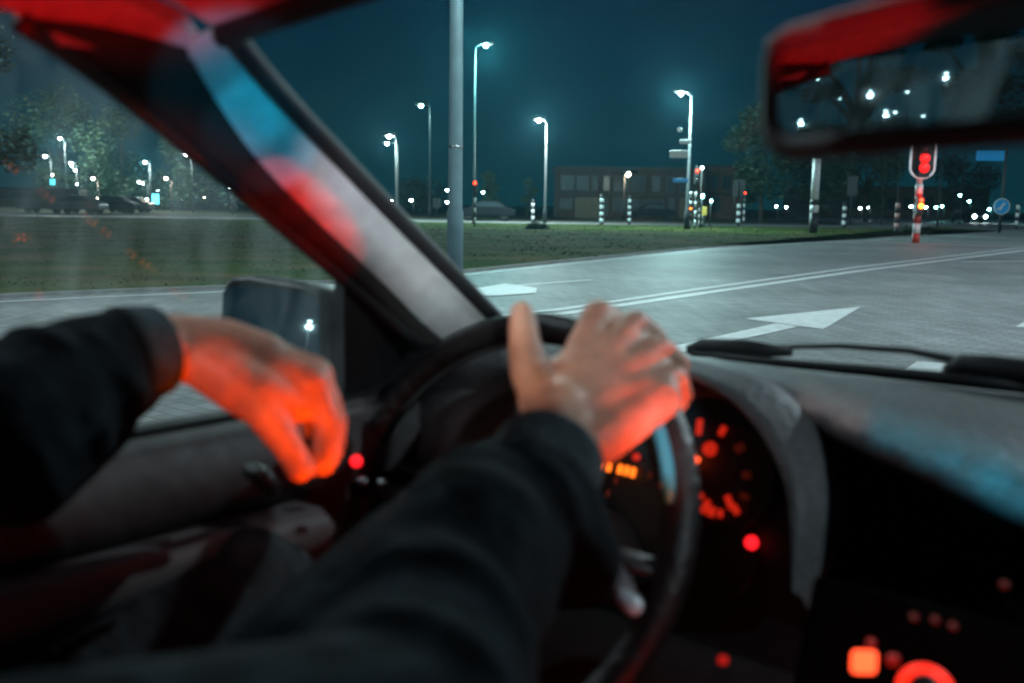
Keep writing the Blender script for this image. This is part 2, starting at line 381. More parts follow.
# those ahead, seen through the windscreen
street_lamp(486, 45, 58, 'tall street lamp with cyan glow, highest light above the striped signal post', .6, -1, e_lampg, 2.4, (.3, 1., 1.), r=.07)
street_lamp(421, 105, 90, 'bright street lamp just left of the thick blurred pole', .8, 1, e_lampg, .35, (.5, 1., .95), size=.6)
street_lamp(389, 136, 70, 'street lamp nearest the windscreen pillar, upper one of a close pair', .5, 1, e_lamp, .8)
street_lamp(387, 143, 84, 'street lamp nearest the windscreen pillar, lower one of a close pair', .9, 1, e_lamp, .4)
street_lamp(539, 120, 66, 'street lamp on a slim grey pole left of the brick building', .5, 1, e_lamp, 2.4, (.85, 1., 1.))
street_lamp(681, 93, 52, 'street lamp whose pole carries white and blue signs', .55, 1, e_lamp, 2.4, (.6, 1., 1.), r=.1)
lw = A(628, 172, 92)
street_lamp(628, 173, 92, 'low warm street lamp in front of the brick building', .3, -1, e_lampw, .10, (1., .75, .5), size=.8)
for px, py, Y, t in ((391, 201, 100, 'small low lamp just right of the windscreen pillar'), (411, 200, 100, 'small low lamp left of the thick pole, right one of two'),
                     (447, 190, 120, 'small lamp just left of the thick pole, upper of two'), (447, 202, 120, 'small lamp just left of the thick pole, lower of two'),
                     (483, 192, 115, 'small lamp beside the red signal, left of a tight pair'), (488, 189, 125, 'small lamp beside the red signal, right of a tight pair'),
                     (557, 174, 110, 'small lamp at the left roof corner of the brick building'), (556, 193, 110, 'small lamp by the ground floor corner of the brick building'),
                     (786, 207, 120, 'round white lamp low under the big tree'), (776, 206, 125, 'small white lamp low under the big tree, left of a brighter one'),
                     (868, 207, 115, 'small tall white lamp right of the black and white post'), (860, 208, 118, 'faint white lamp left of a taller one beyond the black and white post'),
                     (960, 195, 120, 'small white lamp above the oncoming headlights'), (969, 201, 125, 'tiny lamp right above the oncoming headlights'), (989, 209, 110, 'slender white lamp left of the round blue sign'),
                     (936, 207, 110, 'cyan lamp right of the red signal, left of two'), (942, 206, 112, 'cyan lamp right of the red signal, right of two'), (911, 206, 90, 'white lamp just left of the glowing red signal'), (926, 207, 95, 'white lamp just right of the glowing red signal'), (1018, 206, 110, 'cyan lamp at the right edge of the windscreen')):
    street_lamp(px, py, Y, t, .25, 1, e_lampg if px > 930 else e_lamp, 0, r=.05, group='far small lamps', size=.35)
# through the side window
left = [(60, 138, 118, 2.6, 0), (45, 156, 90, .5, 0), (71, 163, 95, .5, 0), (75, 170, 110, 0, 0), (52, 175, 115, 0, 1), (77, 184, 120, 0, 0), (93, 178, 105, .35, 1), (145, 162, 112, 2.0, 0),
        (139, 182, 110, 0, 0), (143, 183, 112, 0, 0), (166, 178, 100, .4, 1), (186, 154, 95, .5, 0), (158, 191, 130, 0, 0), (147, 199, 140, 0, 0), (125, 199.5, 140, 0, 0), (97, 197.5, 140, 0, 1),
        (46, 196, 140, 0, 0), (226, 181, 90, .3, 0), (230, 187, 98, 0, 0), (105, 197, 150, 0, 1), (72, 166, 120, 0, 0)]
ds = ['brightest street lamp in the side window, in lit foliage', 'lamp left and below the brightest one in the side window', 'upper lamp of the close trio in the side window', 'lowest lamp of the close trio in the side window',
      'warm lamp above the cyan sign in the side window', 'bluish lamp under the close trio in the side window', 'warm lamp on a visible pole left of the dark gap in the side window', 'second brightest lamp, in the middle of the side window',
      'left lamp of the twin lamps below the middle of the side window', 'right lamp of the twin lamps below the middle of the side window', 'warm lamp right of the middle of the side window', 'lone high lamp close under the slanting pillar',
      'greenish lamp above the cyan lit sign', 'low lamp left of the cyan lit sign', 'small low lamp between the middle lamp and the warm pole lamp', 'dim low lamp beside the parked cars', 'lone dim low lamp at the far left of the side window',
      'upper lamp of the pair touching the slanting pillar', 'lower lamp of the pair touching the slanting pillar', 'dim amber low lamp above the parked cars', 'middle lamp of the close trio in the side window']
for (px, py, Y, pw, wm), t in zip(left, ds):
    street_lamp(px, py, Y, t, .5, 1, e_lampw if wm else e_lamp, pw, (.8, 1., .98) if not wm else (1., .85, .65), r=.05, group='lamps seen through the side window', size=.42 if pw else .3)
for (px, py, Y), t in zip(((31, 168, 150), (113, 178, 150), (130, 188, 155), (174, 191, 150), (182, 199, 150), (204, 197, 150), (214, 190, 150), (88, 192, 155), (62, 192, 155), (200, 178, 150)),
    ('faint lamp high at the left edge of the side window', 'tiny lamp in the dark gap right of the warm pole lamp', 'tiny lamp low between the dark gap and the twin lamps', 'tiny lamp low right of the cyan lit sign', 'lowest tiny lamp right of the cyan lit sign',
     'low tiny lamp close to the slanting pillar', 'tiny lamp just under the pair at the slanting pillar', 'tiny lamp low under the warm pole lamp', 'tiny lamp low right of the small cyan sign', 'tiny lamp between the lone high lamp and the pillar pair')):
    street_lamp(px, py, Y, t, .3, 1, e_lampw if px % 3 == 0 else e_lamp, 0, r=.05, group='lamps seen through the side window', size=.26)
# lamps over the road itself that stand outside the frame but light it
def over(x_, y_, z_, pw, lab, col=(.76, .93, 1.)):
    root = empty('street_lamp', (x_+1.2, y_, 0), 0, lab, 'street lamp', 'lamps over the road')
    m = MB(); m.tube([(0, 0, 0), (0, 0, 1), (0, 0, z_)], [.11, .09, .06], 12); m.build('pole', m_pole, root, True)
    m = MB(); m.tube([(0, 0, z_-.05), (-.6, 0, z_+.1), (-1.2, 0, z_+.15)], .04, 8); m.build('arm', m_pole, root, True)
    m = MB(); m.box((-1.25, 0, z_+.12), (.6, .25, .08)); hd = m.build('lamp_head', m_housing, root, bevel=.02)
    m = MB(); m.box((-1.25, 0, z_+.055), (.45, .2, .03)); m.build('lens', e_lamp, hd)
    light('lamp_light', 'POINT', (-1.25, 0, z_-.1), col, LAMP_P*pw, .15, root)
over(12, 9, 9.5, 1.5, 'overhead street lamp over the turn arrow lane, above the picture')
over(24, 24, 9.5, 1.7, 'overhead street lamp over the far lanes on the right, above the picture')
over(-9, 7, 9.5, .8, 'overhead street lamp left of the car, beside the verge')
over(44, 50, 9.5, 1.5, 'overhead street lamp above the junction beyond the red signal')
over(9, -10, 9.5, 1.0, 'overhead street lamp behind the car')

# the thick pole close to the car
tp = A(455, 250, 14.3); bp = G(452, 282)
root = empty('lamp_column', (tp.x, 14.3, KH), 0, 'thick grey lamp column out of focus on the grass, crossing the whole windscreen', 'pole')
m = MB(); m.tube([(0, 0, 0), (0, 0, 1.0), (0, 0, 1.04), (0, 0, 7.8)], [.115, .115, .10, .08], 20); m.build('shaft', mat('pale_column_paint', (.12, .20, .23), .6, var=.12, scale=4), root, True)
m = MB(); m.tube([(0, 0, 1.9), (0, 0, 1.93)], [.104, .104], 20); m.build('collar', m_chrome, root, True)
m = MB(); m.tube([(0, 0, 7.75), (.5, 0, 7.9), (1., 0, 7.95)], .05, 10); m.build('arm', m_pole, root, True)
m = MB(); m.box((1.2, 0, 7.93), (.7, .26, .1)); hd = m.build('lamp_head', m_housing, root, bevel=.02)
m = MB(); m.box((1.2, 0, 7.865), (.5, .2, .025)); m.build('lens', e_lampg, hd)
light('lamp_light', 'POINT', (1.2, 0, 7.7), (.75, 1., .98), LAMP_P*.55, .15, root)

# ================================================================== POSTS, SIGNALS, SIGNS
def striped(m, x_, y_, z0, z1, r, n=7, mi=(0, 1)):
    for i in range(n):
        a = z0+(z1-z0)*i/n; b = z0+(z1-z0)*(i+1)/n; m.tube([(x_, y_, a), (x_, y_, b-.002)], r, 12, True, mi[i % 2])
def post(px, ptop, pbot, Y, label, wpx=5, n=8, cols=None, name='striped_post', z0=0.):
    tpv = A(px, ptop, Y); r = wpx/2/F*Y
    root = empty(name, (tpv.x, Y, z0), 0, label, 'post', 'black and white posts along the road')
    m = MB(); striped(m, 0, 0, 0, tpv.z-z0, r, n); m.build('shaft', cols or [m_poleblack, m_polewhite], root, True)
    m = MB(); m.lathe((0, 0, tpv.z-z0), [(r*1.05, 0), (r*1.05, .03), (r*.5, .06)], 12); m.build('cap', m_poleblack, root, True)
    return root
post(602, 195, 0, 62, 'black and white striped post in front of the garage door', 4, 9)
post(630, 196, 0, 66, 'black and white striped post in front of the low warm lamp', 3, 9)
post(533, 200, 0, 68, 'short striped post left of the slim lamp pole', 3, 7)
post(701, 208, 0, 60, 'striped post right of the sign pole, with a yellow box above', 4, 6)
post(739, 204, 0, 66, 'striped post under the pale double board', 4, 6)
post(845, 203, 0, 64, 'thin striped post with a small warm light on top', 4, 7)
post(898, 203, 0, 52, 'pinkish striped post left of the red signal', 4.5, 6, [m_poleblack, mat('pinkish_paint', (.6, .35, .32), .5)])
post(1018, 205, 0, 70, 'thin striped post at the far right end of the road', 3, 6)
root = post(817, 158, 0, 47, 'tall thick post, white above and black with a white band below', 8.5, 1, [m_poleblack, m_polewhite])
for ch in list(root.children):
    if ch.name.startswith('shaft'): bpy.data.objects.remove(ch)
m = MB(); z1 = A(817, 158, 47).z; m.tube([(0, 0, 0), (0, 0, 1.0)], .2, 14, True, 0); m.tube([(0, 0, 1.0), (0, 0, 1.35)], .2, 14, True, 1); m.tube([(0, 0, 1.35), (0, 0, 1.6)], .2, 14, True, 0); m.tube([(0, 0, 1.6), (0, 0, z1)], .18, 14, True, 1)
m.build('shaft', [m_poleblack, m_polewhite], root, True)

def signal(px, py, Y, label, lit='red', board=False, s=1.0, cols=None, post_r=.06, glow=1.):
    p = A(px, py, Y)
    root = empty('traffic_signal', (p.x, p.y, 0), 0, label, 'traffic light', 'traffic signals')
    m = MB(); striped(m, 0, .06, 0, 2.0, post_r, 8); m.tube([(0, .06, 2.0), (0, .06, p.z+.3*s)], post_r*.8, 10, True, 0); m.build('post', cols or [m_poleblack, m_polewhite], root, True)
    m = MB(); m.box((0, -.05, p.z-.25*s), (.24*s, .18*s, .85*s)); h = m.build('housing', m_housing, root, bevel=.02)
    for i, (nm, mt) in enumerate((('red', e_red), ('amber', e_orange), ('green', None))):
        z = p.z-.25*s*i
        on = (nm == lit); m = MB(); m.lathe((0, -.05-.095*s, z), [(.085*s*glow, 0), (.08*s*glow, .02), (.03, .035)], 14, (0, -1, 0)); m.build('lens', mt if on else mat('dark_lens', (.03, .03, .03), .3), h, True)
    return root
signal(475, 183, 52, 'red traffic signal on a striped post right of the thick pole', s=.9)
signal(697, 171, 54, 'red traffic signal high beside the sign pole', s=1.0)
signal(690.5, 206, 53, 'low amber lit signal at the foot of the sign pole', 'amber', s=.55)
signal(745, 193, 75, 'tiny red signal under the big tree', s=.7)
for (px, py, Y, rr, mt, lab) in ((702, 168, 54, .11, e_lamp, 'small white lamp fixed beside the high red signal'), (702, 196, 56, .17, e_lampg, 'round white lamp over the yellow box'), (711, 201, 60, .1, e_lampg, 'narrow cyan lamp right of the round white lamp')):
    p = A(px, py, Y); root = empty('signal_lamp', (p.x, p.y, 0), 0, lab, 'lamp')
    m = MB(); m.tube([(0, 0, 0), (0, 0, p.z)], .04, 8); m.build('post', m_poleblack, root, True)
    m = MB(); m.lathe((0, -.05, p.z), [(rr*.3, -.05), (rr*.6, 0), (rr*.4, .06)], 14, (0, -1, 0)); m.build('lens', mt, root, True)
p = A(704, 211, 57); root = empty('control_box', (p.x, p.y, 0), 0, 'small yellow box on a post beside the low amber signal', 'box')
m = MB(); m.tube([(0, 0, 0), (0, 0, p.z-.2)], .05, 8); m.build('post', m_pole, root, True)
m = MB(); m.box((0, 0, p.z), (.32, .2, .5)); m.build('housing', mat('yellow_paint', (.5, .33, .06), .5, var=.1), root, bevel=.03)

# near signal with the white-edged backing board
Ys = 36.0; p = A(918, 206, Ys); t0 = A(920, 150, Ys)
root = empty('traffic_signal', (p.x, Ys, 0), 0, 'glowing red traffic signal with white rimmed backing board on a red and white post', 'traffic light', 'traffic signals')
m_redpaint = mat('red_paint', (.45, .03, .02), .5)
m = MB(); striped(m, 0, 0, 0, 2.1, .13, 6); m.tube([(0, 0, 2.1), (0, 0, 4.4)], .10, 14, True, 1); m.build('post', [m_redpaint, m_polewhite], root, True)
zc = A(920, 168, Ys).z; hw = .43
outl = []
for i in range(25):
    a = math.pi+math.pi*i/24; outl.append((hw*math.cos(a), 0, zc+.36*math.sin(a)*1.0))
outl2 = outl+[(hw, 0, zc+1.5), (-hw, 0, zc+1.5)]
for i in range(1): pass
m = MB(); m.prism([Vector(q)+Vector((0, -.12, 0)) for q in [(x*.93, y, zc+(z-zc)*.95) for x, y, z in outl2]], (0, .02, 0)); m.build('backing_board', m_housing, root)
m = MB(); m.tube([Vector(q)+Vector((0, -.15, 0)) for q in [(-hw, 0, zc+1.5)]+outl+[(hw, 0, zc+1.5), ]], .042, 8); m.build('rim', mat('self_lit_white_rim', (.8, .82, .84), .4, em=(.6, .8, .85), es=.25), root, True)  # faint emission stands in for light caught by the white rim
m = MB(); m.box((0, -.22, zc+.52), (.42, .2, 1.7)); hs = m.build('housing', m_housing, root, bevel=.03)
for i in range(3):
    m = MB(); m.lathe((0, -.33, zc+.0+.34*i), [(.19, 0), (.16, .05), (.06, .08)], 18, (0, -1, 0)); m.build('lens', e_red2 if i < 2 else mat('dark_lens', (.03, .03, .03)), hs, True)
zl = p.z; m = MB(); m.box((0, -.18, zl), (.26, .18, .62)); hs = m.build('low_repeater', m_housing, root, bevel=.03)
m = MB(); m.lathe((0, -.28, zl), [(.10, 0), (.09, .03), (.03, .05)], 16, (0, -1, 0)); m.build('lens', e_orange, hs, True)
m = MB(); m.lathe((0, -.28, zl+.2), [(.07, 0), (.06, .03), (.03, .05)], 16, (0, -1, 0)); m.build('lens', e_red, hs, True)
light('signal_light', 'POINT', (0, -.55, zl+.3), (1., .04, .02), 14, .1, root)
light('signal_light', 'POINT', (0, -.8, zc+.6), (1., .03, .02), 8, .12, root)

# signs
root = empty('sign_post', (A(684, 150, 52).x, 51.6, 0), 0, 'white and blue street name boards clamped to the lamp pole', 'sign')
for px0, py0, px1, py1, mt in ((670, 150.5, 688, 158, m_signwhite), (680, 139.5, 690, 144, m_signwhite), (673, 178.5, 688, 182.5, m_blue), (678, 128, 682, 132, m_signwhite)):
    a = A(px0, py0, 51.6)-Vector(root.location); b = A(px1, py1, 51.6)-Vector(root.location)
    m = MB(); m.box(((a.x+b.x)/2, 0, (a.z+b.z)/2), (abs(b.x-a.x), .04, abs(a.z-b.z))); m.build('board', mt, root, bevel=.01)
def boardsign(x0, y0, x1, y1, Y, mt, label, polex=None, name='road_sign', rnd=False):
    a = A(x0, y0, Y); b = A(x1, y1, Y); cx = A(polex, y1, Y).x if polex else (a.x+b.x)/2
    root = empty(name, (cx, Y, 0), 0, label, 'sign')
    m = MB(); m.tube([(0, .06, 0), (0, .06, max(a.z, b.z)+(.25 if polex else 0))], .05+.0004*Y, 10); m.build('post', m_pole, root, True)
    if rnd:
        m = MB(); m.lathe(((a.x+b.x)/2-cx, 0, (a.z+b.z)/2), [(abs(b.x-a.x)/2, -.02), (abs(b.x-a.x)/2, .02)], 28, (0, -1, 0)); m.build('disc', mt, root)
        c0 = Vector(((a.x+b.x)/2-cx, -.035, (a.z+b.z)/2)); rr = abs(b.x-a.x)/2
        m = MB(); m.box(c0, (rr*.25, .02, rr*1.1), Matrix.Rotation(R(40), 3, 'Y')); m.box(c0+Vector((-rr*.3, 0, -rr*.3)), (rr*.6, .016, rr*.2)); m.build('arrow', m_signwhite, root)
        m = MB(); m.tube([c0+Vector((rr*.95*math.cos(i*.2618), 0, rr*.95*math.sin(i*.2618))) for i in range(24)], rr*.06, 6, closed=True); m.build('rim', m_signwhite, root)
    else:
        m = MB(); m.box(((a.x+b.x)/2-cx, 0, (a.z+b.z)/2), (abs(b.x-a.x), .05, abs(a.z-b.z))); m.build('board', mt, root, bevel=.01)
    return root
boardsign(977, 150, 1004, 161, 58, m_blue, 'wide blue direction board on a leaning grey pole at the right', 1006)
boardsign(994, 199, 1009, 214, 56, m_blue, 'round blue arrow sign below the blue direction board', None, 'round_sign', True)
boardsign(733, 180, 738, 197, 78, m_trim, 'pale upright board under the tree, left of two', None, 'notice_board')
boardsign(740, 180, 745, 195, 80, m_trim, 'pale upright board under the tree, right of two', None, 'notice_board')
boardsign(848, 176, 857, 196, 78, m_trim, 'pale reddish board behind the thin striped post', None, 'notice_board')
boardsign(50, 179, 55, 185, 112, e_cyan, 'small cyan lit sign at the left of the side window', None, 'lit_sign')
boardsign(152, 194, 159, 204, 118, e_cyan, 'cyan lit sign among the low lamps of the side window', None, 'lit_sign')
boardsign(433, 198, 441, 208, 100, m_trim, 'pale roundish board left of the thick pole', None, 'notice_board')
for px, yt, Y, lab in ((943, 150, 70, 'thin grey pole right of the red signal'), (901, 150, 72, 'thin pole left of the red signal board'), (886, 150, 80, 'thin pale pole between the tall post and the red signal'), (966, 140, 90, 'thin faint pole over the oncoming car')):
    a = A(px, yt, Y); m = MB(); m.tube([(0, 0, 0), (0, 0, 1), (0, 0, a.z+.8)], [.07, .05, .045], 10)
    o = m.build('slim_pole', m_pole, None, True); o.location = (a.x, Y, 0); tag(o, lab, 'pole', 'slim poles')

# ================================================================== BUILDINGS
def building(x0, x1, ytop, Y, depth, wall, label, wins, garage=None, base_extra=()):
    a = A(x0, ytop, Y); b = A(x1, ytop, Y); H = A((x0+x1)/2, ytop, Y).z; wd = b.x-a.x; cx = (a.x+b.x)/2
    root = empty('brick_building', (cx, Y, 0), 0, label, 'building')
    m = MB(); m.box((0, depth/2, H/2), (wd, depth, H)); m.build('wall', wall, root)
    m = MB(); m.box((0, depth/2, H+.12), (wd+.5, depth+.5, .24)); rf = m.build('roof', m_roof, root)
    m = MB(); m.box((0, -.05, H*.49), (wd, .1, .22)); m.build('band', m_trim if base_extra else m_roof, root)
    for (u0, u1, v0, v1) in wins:
        xx0, xx1 = -wd/2+wd*u0, -wd/2+wd*u1; z0, z1 = H*v0, H*v1
        m = MB(); c = ((xx0+xx1)/2, -.03, (z0+z1)/2); W_, H_ = xx1-xx0, z1-z0
        for sx in (-1, 1): m.box((c[0]+sx*W_/2, -.04, c[2]), (.09, .12, H_+.09))
        for sz in (-1, 1): m.box((c[0], -.045, c[2]+sz*H_/2), (W_-.1, .13, .09))
        m.box((c[0], -.035, c[2]), (.06, .1, H_-.1))
        f = m.build('window', m_trim, root)
        m = MB(); m.box((c[0], -.012, c[2]), (W_-.08, .05, H_-.08)); m.build('pane', random.choice((m_winglass, m_winglass, mat('curtained_pane', (.035, .045, .045), .3))), f)
    if garage:
        for (u0, u1, h) in garage:
            xx0, xx1 = -wd/2+wd*u0, -wd/2+wd*u1; m = MB(); m.box(((xx0+xx1)/2, -.04, h/2), (xx1-xx0, .1, h))
            for i in range(1, 5): m.box(((xx0+xx1)/2, -.095, h*i/5), (xx1-xx0-.1, .02, .05))
            m.build('garage_door', m_garage, root)
    return root
wins = [(u, u+w_, .56, .86) for u, w_ in ((.02, .09), (.13, .08), (.23, .04), (.31, .04), (.38, .10), (.50, .09), (.64, .05), (.74, .05), (.83, .09))]
wins += [(.02, .10, .18, .40), (.38, .48, .16, .40), (.50, .58, .18, .38), (.60, .72, .18, .38), (.30, .34, .04, .4), (.76, .79, .04, .42)]
building(558, 706, 169.5, 100, 9, m_brick, 'long dark brick building with two storeys and a flat roof', wins, [(.12, .28, 2.0), (.83, .97, 2.1)])
building(708, 742, 167.5, 104, 10, m_brickred, 'reddish brick house at the right end of the long building', [(.1, .3, .58, .84), (.45, .7, .58, .84), (.15, .4, .14, .42)])
building(800, 990, 188, 150, 9, mat('dull_brick', (.10, .07, .06), .85, var=.2), 'low dull building far behind the trees on the right', [(.05+.1*i, .11+.1*i, .3, .7) for i in range(9)])
building(-60, 110, 189, 165, 9, mat('dull_brick', (.10, .07, .06)), 'low dark building far behind the parked cars', [(.05+.12*i, .12+.12*i, .4, .75) for i in range(7)])

# ================================================================== TREES
def tree(px, pbase_y, Y, top_y, wpx, label, n=2600, seed=0, name='leafy_tree', low=.25, leaf=.16, shade=(0, 0, 1)):
    rnd = random.Random(seed); b = A(px, 205, Y); top = A(px, top_y, Y).z; rad = wpx/2/F*Y
    root = empty(name, (b.x, Y, 0), 0, label, 'tree', 'trees round the junction')
    m = MB(); lean = rnd.uniform(-.3, .3)
    m.tube([(0, 0, 0), (lean*.4, 0, top*.2), (lean, 0, top*.5), (lean*1.2, 0, top*.85)], [.04*top*.5+.05, .03*top*.5+.03, .02*top*.4+.02, .02], 9)
    cl = []
    for i in range(16):
        a = rnd.random()*6.28; h = low+(.95-low)*rnd.random(); rr = rad*(.35+.6*rnd.random())*math.sqrt(max(.1, 1-((h-(low+.95)/2)/((.97-low)/1.7))**2))
        e_ = Vector((math.cos(a)*rr*.8+lean, math.sin(a)*rr*.8, top*h)); s_ = Vector((lean*.8, 0, top*(low*.7+.35*h)))
        m.tube([s_, s_.lerp(e_, .5)+Vector((0, 0, .1*top*.3)), e_], [.05+top*.005, .035, .012], 6); cl.append((e_, rad*rnd.uniform(.24, .42)))
    cl.append((Vector((lean, 0, top*.9)), rad*.4))
    m.build('trunk', m_bark, root, True)
    m = MB()
    for i in range(n):
        c, r_ = rnd.choice(cl); d = Vector((rnd.gauss(0, 1), rnd.gauss(0, 1), rnd.gauss(0, .85))).normalized()*r_*(rnd.random()**.4)*rnd.choice((1, 1, 1.15))
        p_ = c+d; q = Matrix.Rotation(rnd.random()*6.28, 3, 'Z') @ Matrix.Rotation(rnd.random()*3.14, 3, 'X'); s = leaf*rnd.uniform(.6, 1.4)
        vs = [q @ Vector(u)+p_ for u in ((-s, 0, 0), (0, -s*.5, s*.1), (s, 0, 0), (0, s*.5, s*.1))]
        if vs[0].z < .3: continue
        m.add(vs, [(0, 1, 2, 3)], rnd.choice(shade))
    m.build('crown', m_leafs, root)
    return root
tree(762, 220, 84, 108, 84, 'big dark tree rising above the end of the brick house', 6500, 1, leaf=.2)
tree(812, 220, 92, 128, 80, 'broad dark tree behind the tall black and white post', 5000, 2, leaf=.2)
tree(866, 220, 98, 140, 76, 'wide tree behind the thin striped post, half under the mirror', 4000, 3, leaf=.2)
tree(492, 215, 92, 171, 22, 'small dark tree right of the red signal', 1200, 4, 'small_tree', .2)
tree(527, 215, 96, 178, 18, 'small round dark tree left of the slim lamp pole', 900, 5, 'small_tree', .2)
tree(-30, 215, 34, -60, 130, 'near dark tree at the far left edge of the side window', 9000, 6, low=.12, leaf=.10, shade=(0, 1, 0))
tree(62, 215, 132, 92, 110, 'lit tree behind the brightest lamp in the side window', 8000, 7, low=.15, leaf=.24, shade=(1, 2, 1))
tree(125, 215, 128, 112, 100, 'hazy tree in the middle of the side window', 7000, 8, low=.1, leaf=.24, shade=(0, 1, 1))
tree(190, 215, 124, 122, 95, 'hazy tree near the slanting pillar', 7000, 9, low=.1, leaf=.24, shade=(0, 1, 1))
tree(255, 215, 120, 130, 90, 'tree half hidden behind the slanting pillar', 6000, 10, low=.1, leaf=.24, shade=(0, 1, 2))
tree(960, 215, 150, 160, 90, 'far dark tree beyond the oncoming car', 2500, 11, leaf=.3)
tree(420, 215, 130, 180, 60, 'low far tree left of the thick pole', 1800, 12, leaf=.25)
# round shrub at the foot of the slim lamp
def shrub(px, py, r_, lab, seed):
    rnd = random.Random(seed); b = G(px, py); root = empty('shrub', (b.x, b.y, KH), 0, lab, 'shrub')
    m = MB(); [m.tube([(0, 0, 0), (rnd.uniform(-.3, .3)*r_, rnd.uniform(-.3, .3)*r_, r_*.8)], [.03, .01], 6) for _ in range(5)]; m.build('stem', m_bark, root)
    m = MB()
    for i in range(900):
        d = Vector((rnd.gauss(0, 1), rnd.gauss(0, 1), abs(rnd.gauss(0, .7)))).normalized()*r_*rnd.uniform(.6, 1); d.z *= .6; q = Matrix.Rotation(rnd.random()*6.28, 3, 'Z') @ Matrix.Rotation(rnd.random()*3.14, 3, 'X'); s = .06
        m.add([q @ Vector(u)+d for u in ((-s, 0, 0), (0, -s*.5, 0), (s, 0, 0), (0, s*.5, 0))], [(0, 1, 2, 3)], rnd.choice((0, 1)))
    m.build('foliage', m_leafs, root)
shrub(537, 230, .6, 'low dark shrub at the foot of the slim lamp pole', 3)
shrub(905, 232.5, .5, 'low tuft of green at the kerb by the red signal post', 4)

# ================================================================== VEHICLES OUTSIDE
def vehicle(px, py, Y, rz, paint, label, name='parked_car', Lc=4.2, H=1.45, lights=False, van=False):
    b = A(px, py, Y); root = empty(name, (b.x, Y, 0), rz, label, 'car')
    W = .85
    prof = [(-Lc/2, .35), (-Lc/2, .8), (-Lc/2+.3, .95), (-Lc*.36, 1.0), (-Lc*.22, H-.02), (Lc*.12, H), (Lc*.30, .98), (Lc/2-.15, .82), (Lc/2, .6), (Lc/2, .35)] if not van else \
           [(-Lc/2, .35), (-Lc/2, 1.9), (-Lc/2+.15, 2.0), (Lc*.25, 2.0), (Lc*.36, 1.2), (Lc/2-.1, 1.0), (Lc/2, .8), (Lc/2, .35)]
    m = MB(); m.prism([(-W, y, z) for y, z in prof], (2*W, 0, 0)); m.build('body', paint, root, bevel=.08)
    m = MB()
    if not van:
        for sx in (-1, 1): m.prism([(sx*(W+.004), y, z) for y, z in ((-Lc*.33, 1.0), (-Lc*.21, H-.1), (Lc*.11, H-.08), (Lc*.25, 1.0))], (sx*.008, 0, 0))
    else:
        for sx in (-1, 1): m.prism([(sx*(W+.004), y, z) for y, z in ((Lc*.1, 1.2), (Lc*.1, 1.75), (Lc*.25, 1.75), (Lc*.33, 1.2))], (sx*.008, 0, 0))
    m.build('window', m_winglass, root)
    for sy in (-.31, .31):
        for sx in (-1, 1): m = MB(); m.lathe((sx*(W-.08), Lc*sy, .32), [(.2, -.02), (.32, 0), (.32, .18), (.2, .2)], 20, (1, 0, 0)); m.build('wheel', m_tyre, root, True)
    for sx in (-1, 1):
        m = MB(); m.lathe((sx*.62, Lc/2-.02, .66), [(.14, 0), (.17 if lights else .12, .05), (.05, .10)], 14, (0, 1, 0)); m.build('headlight', e_head if lights else m_winglass, root, True)
    if lights:
        for sx in (-.62, .62): light('headlight_light', 'SPOT', (sx, Lc/2+.15, .66), (.8, 1., 1.), 900, .06, root, (sx, Lc/2+10, .3), 50, .6)
    return root
vehicle(968, 213, 105, math.pi+.15, m_carpaint2, 'oncoming car with two bright headlights on the far road', 'oncoming_car', lights=True)
vehicle(487, 213, 74, R(88), m_carpaint2, 'dark parked car right of the red signal, roof catching the light')
vehicle(52, 213, 82, R(92), m_carpaint1, 'long pale parked van at the left of the side window', 'parked_van', 5.2, van=True)
vehicle(78, 213, 78, R(86), m_carpaint1, 'pale parked car in front of the warm pole lamp')
vehicle(112, 213, 84, R(93), m_carpaint2, 'dark parked car right of the warm pole lamp')
vehicle(130, 213, 92, R(90), m_carpaint1, 'small pale parked car left of the cyan lit sign')
vehicle(652, 213, 94, R(90), m_carpaint2, 'dark car parked before the long brick building')

# ================================================================== LEFT OF AND BEHIND THE CAR
def beside(x_, y_, z_, lab, pw=.3, lens=None):
    root = empty('street_lamp', (x_, y_, 0), 0, lab, 'street lamp', 'lamps beside the car, seen in its mirrors')
    m = MB(); m.tube([(0, 0, 0), (0, 0, 1), (0, 0, z_-.1)], [.09, .08, .05], 10); m.build('pole', m_pole, root, True)
    m = MB(); m.box((0, 0, z_+.04), (.35, .35, .08)); h = m.build('lamp_head', m_housing, root, bevel=.02)
    m = MB(); m.lathe((0, 0, z_-.05), [(.09, -.1), (.13, .05)], 14); m.build('lens', lens or mat('distant_lamp_lens', (.7, .9, .9), .3, em=(.7, 1., 1.), es=9), h, True)
    if pw: light('lamp_light', 'POINT', (0, 0, z_-.4), (.7, .95, 1.), LAMP_P*pw*.3, .12, root)
def dirlamp(az, el, D, lab, pw, lens=None): beside(math.sin(R(az))*D, math.cos(R(az))*D, CAMZ+math.tan(R(el))*D, lab, pw, lens)
dirlamp(-76.7, 3.2, 82, 'lamp nearly square left of the car, brightest in the inside mirror', .6)
dirlamp(-77.5, 2.1, 84, 'lamp nearly square left of the car, just below the brightest in the inside mirror', .3)
dirlamp(-80.4, 3.8, 80, 'lamp left of the car, near the dark pillar in the inside mirror', .3)
dirlamp(-73.2, 1.9, 90, 'lamp left of the car, at the outer end of the inside mirror', .2)
dirlamp(-78.0, 2.0, 92, 'small lamp left of the car, below a pair in the inside mirror', 0)
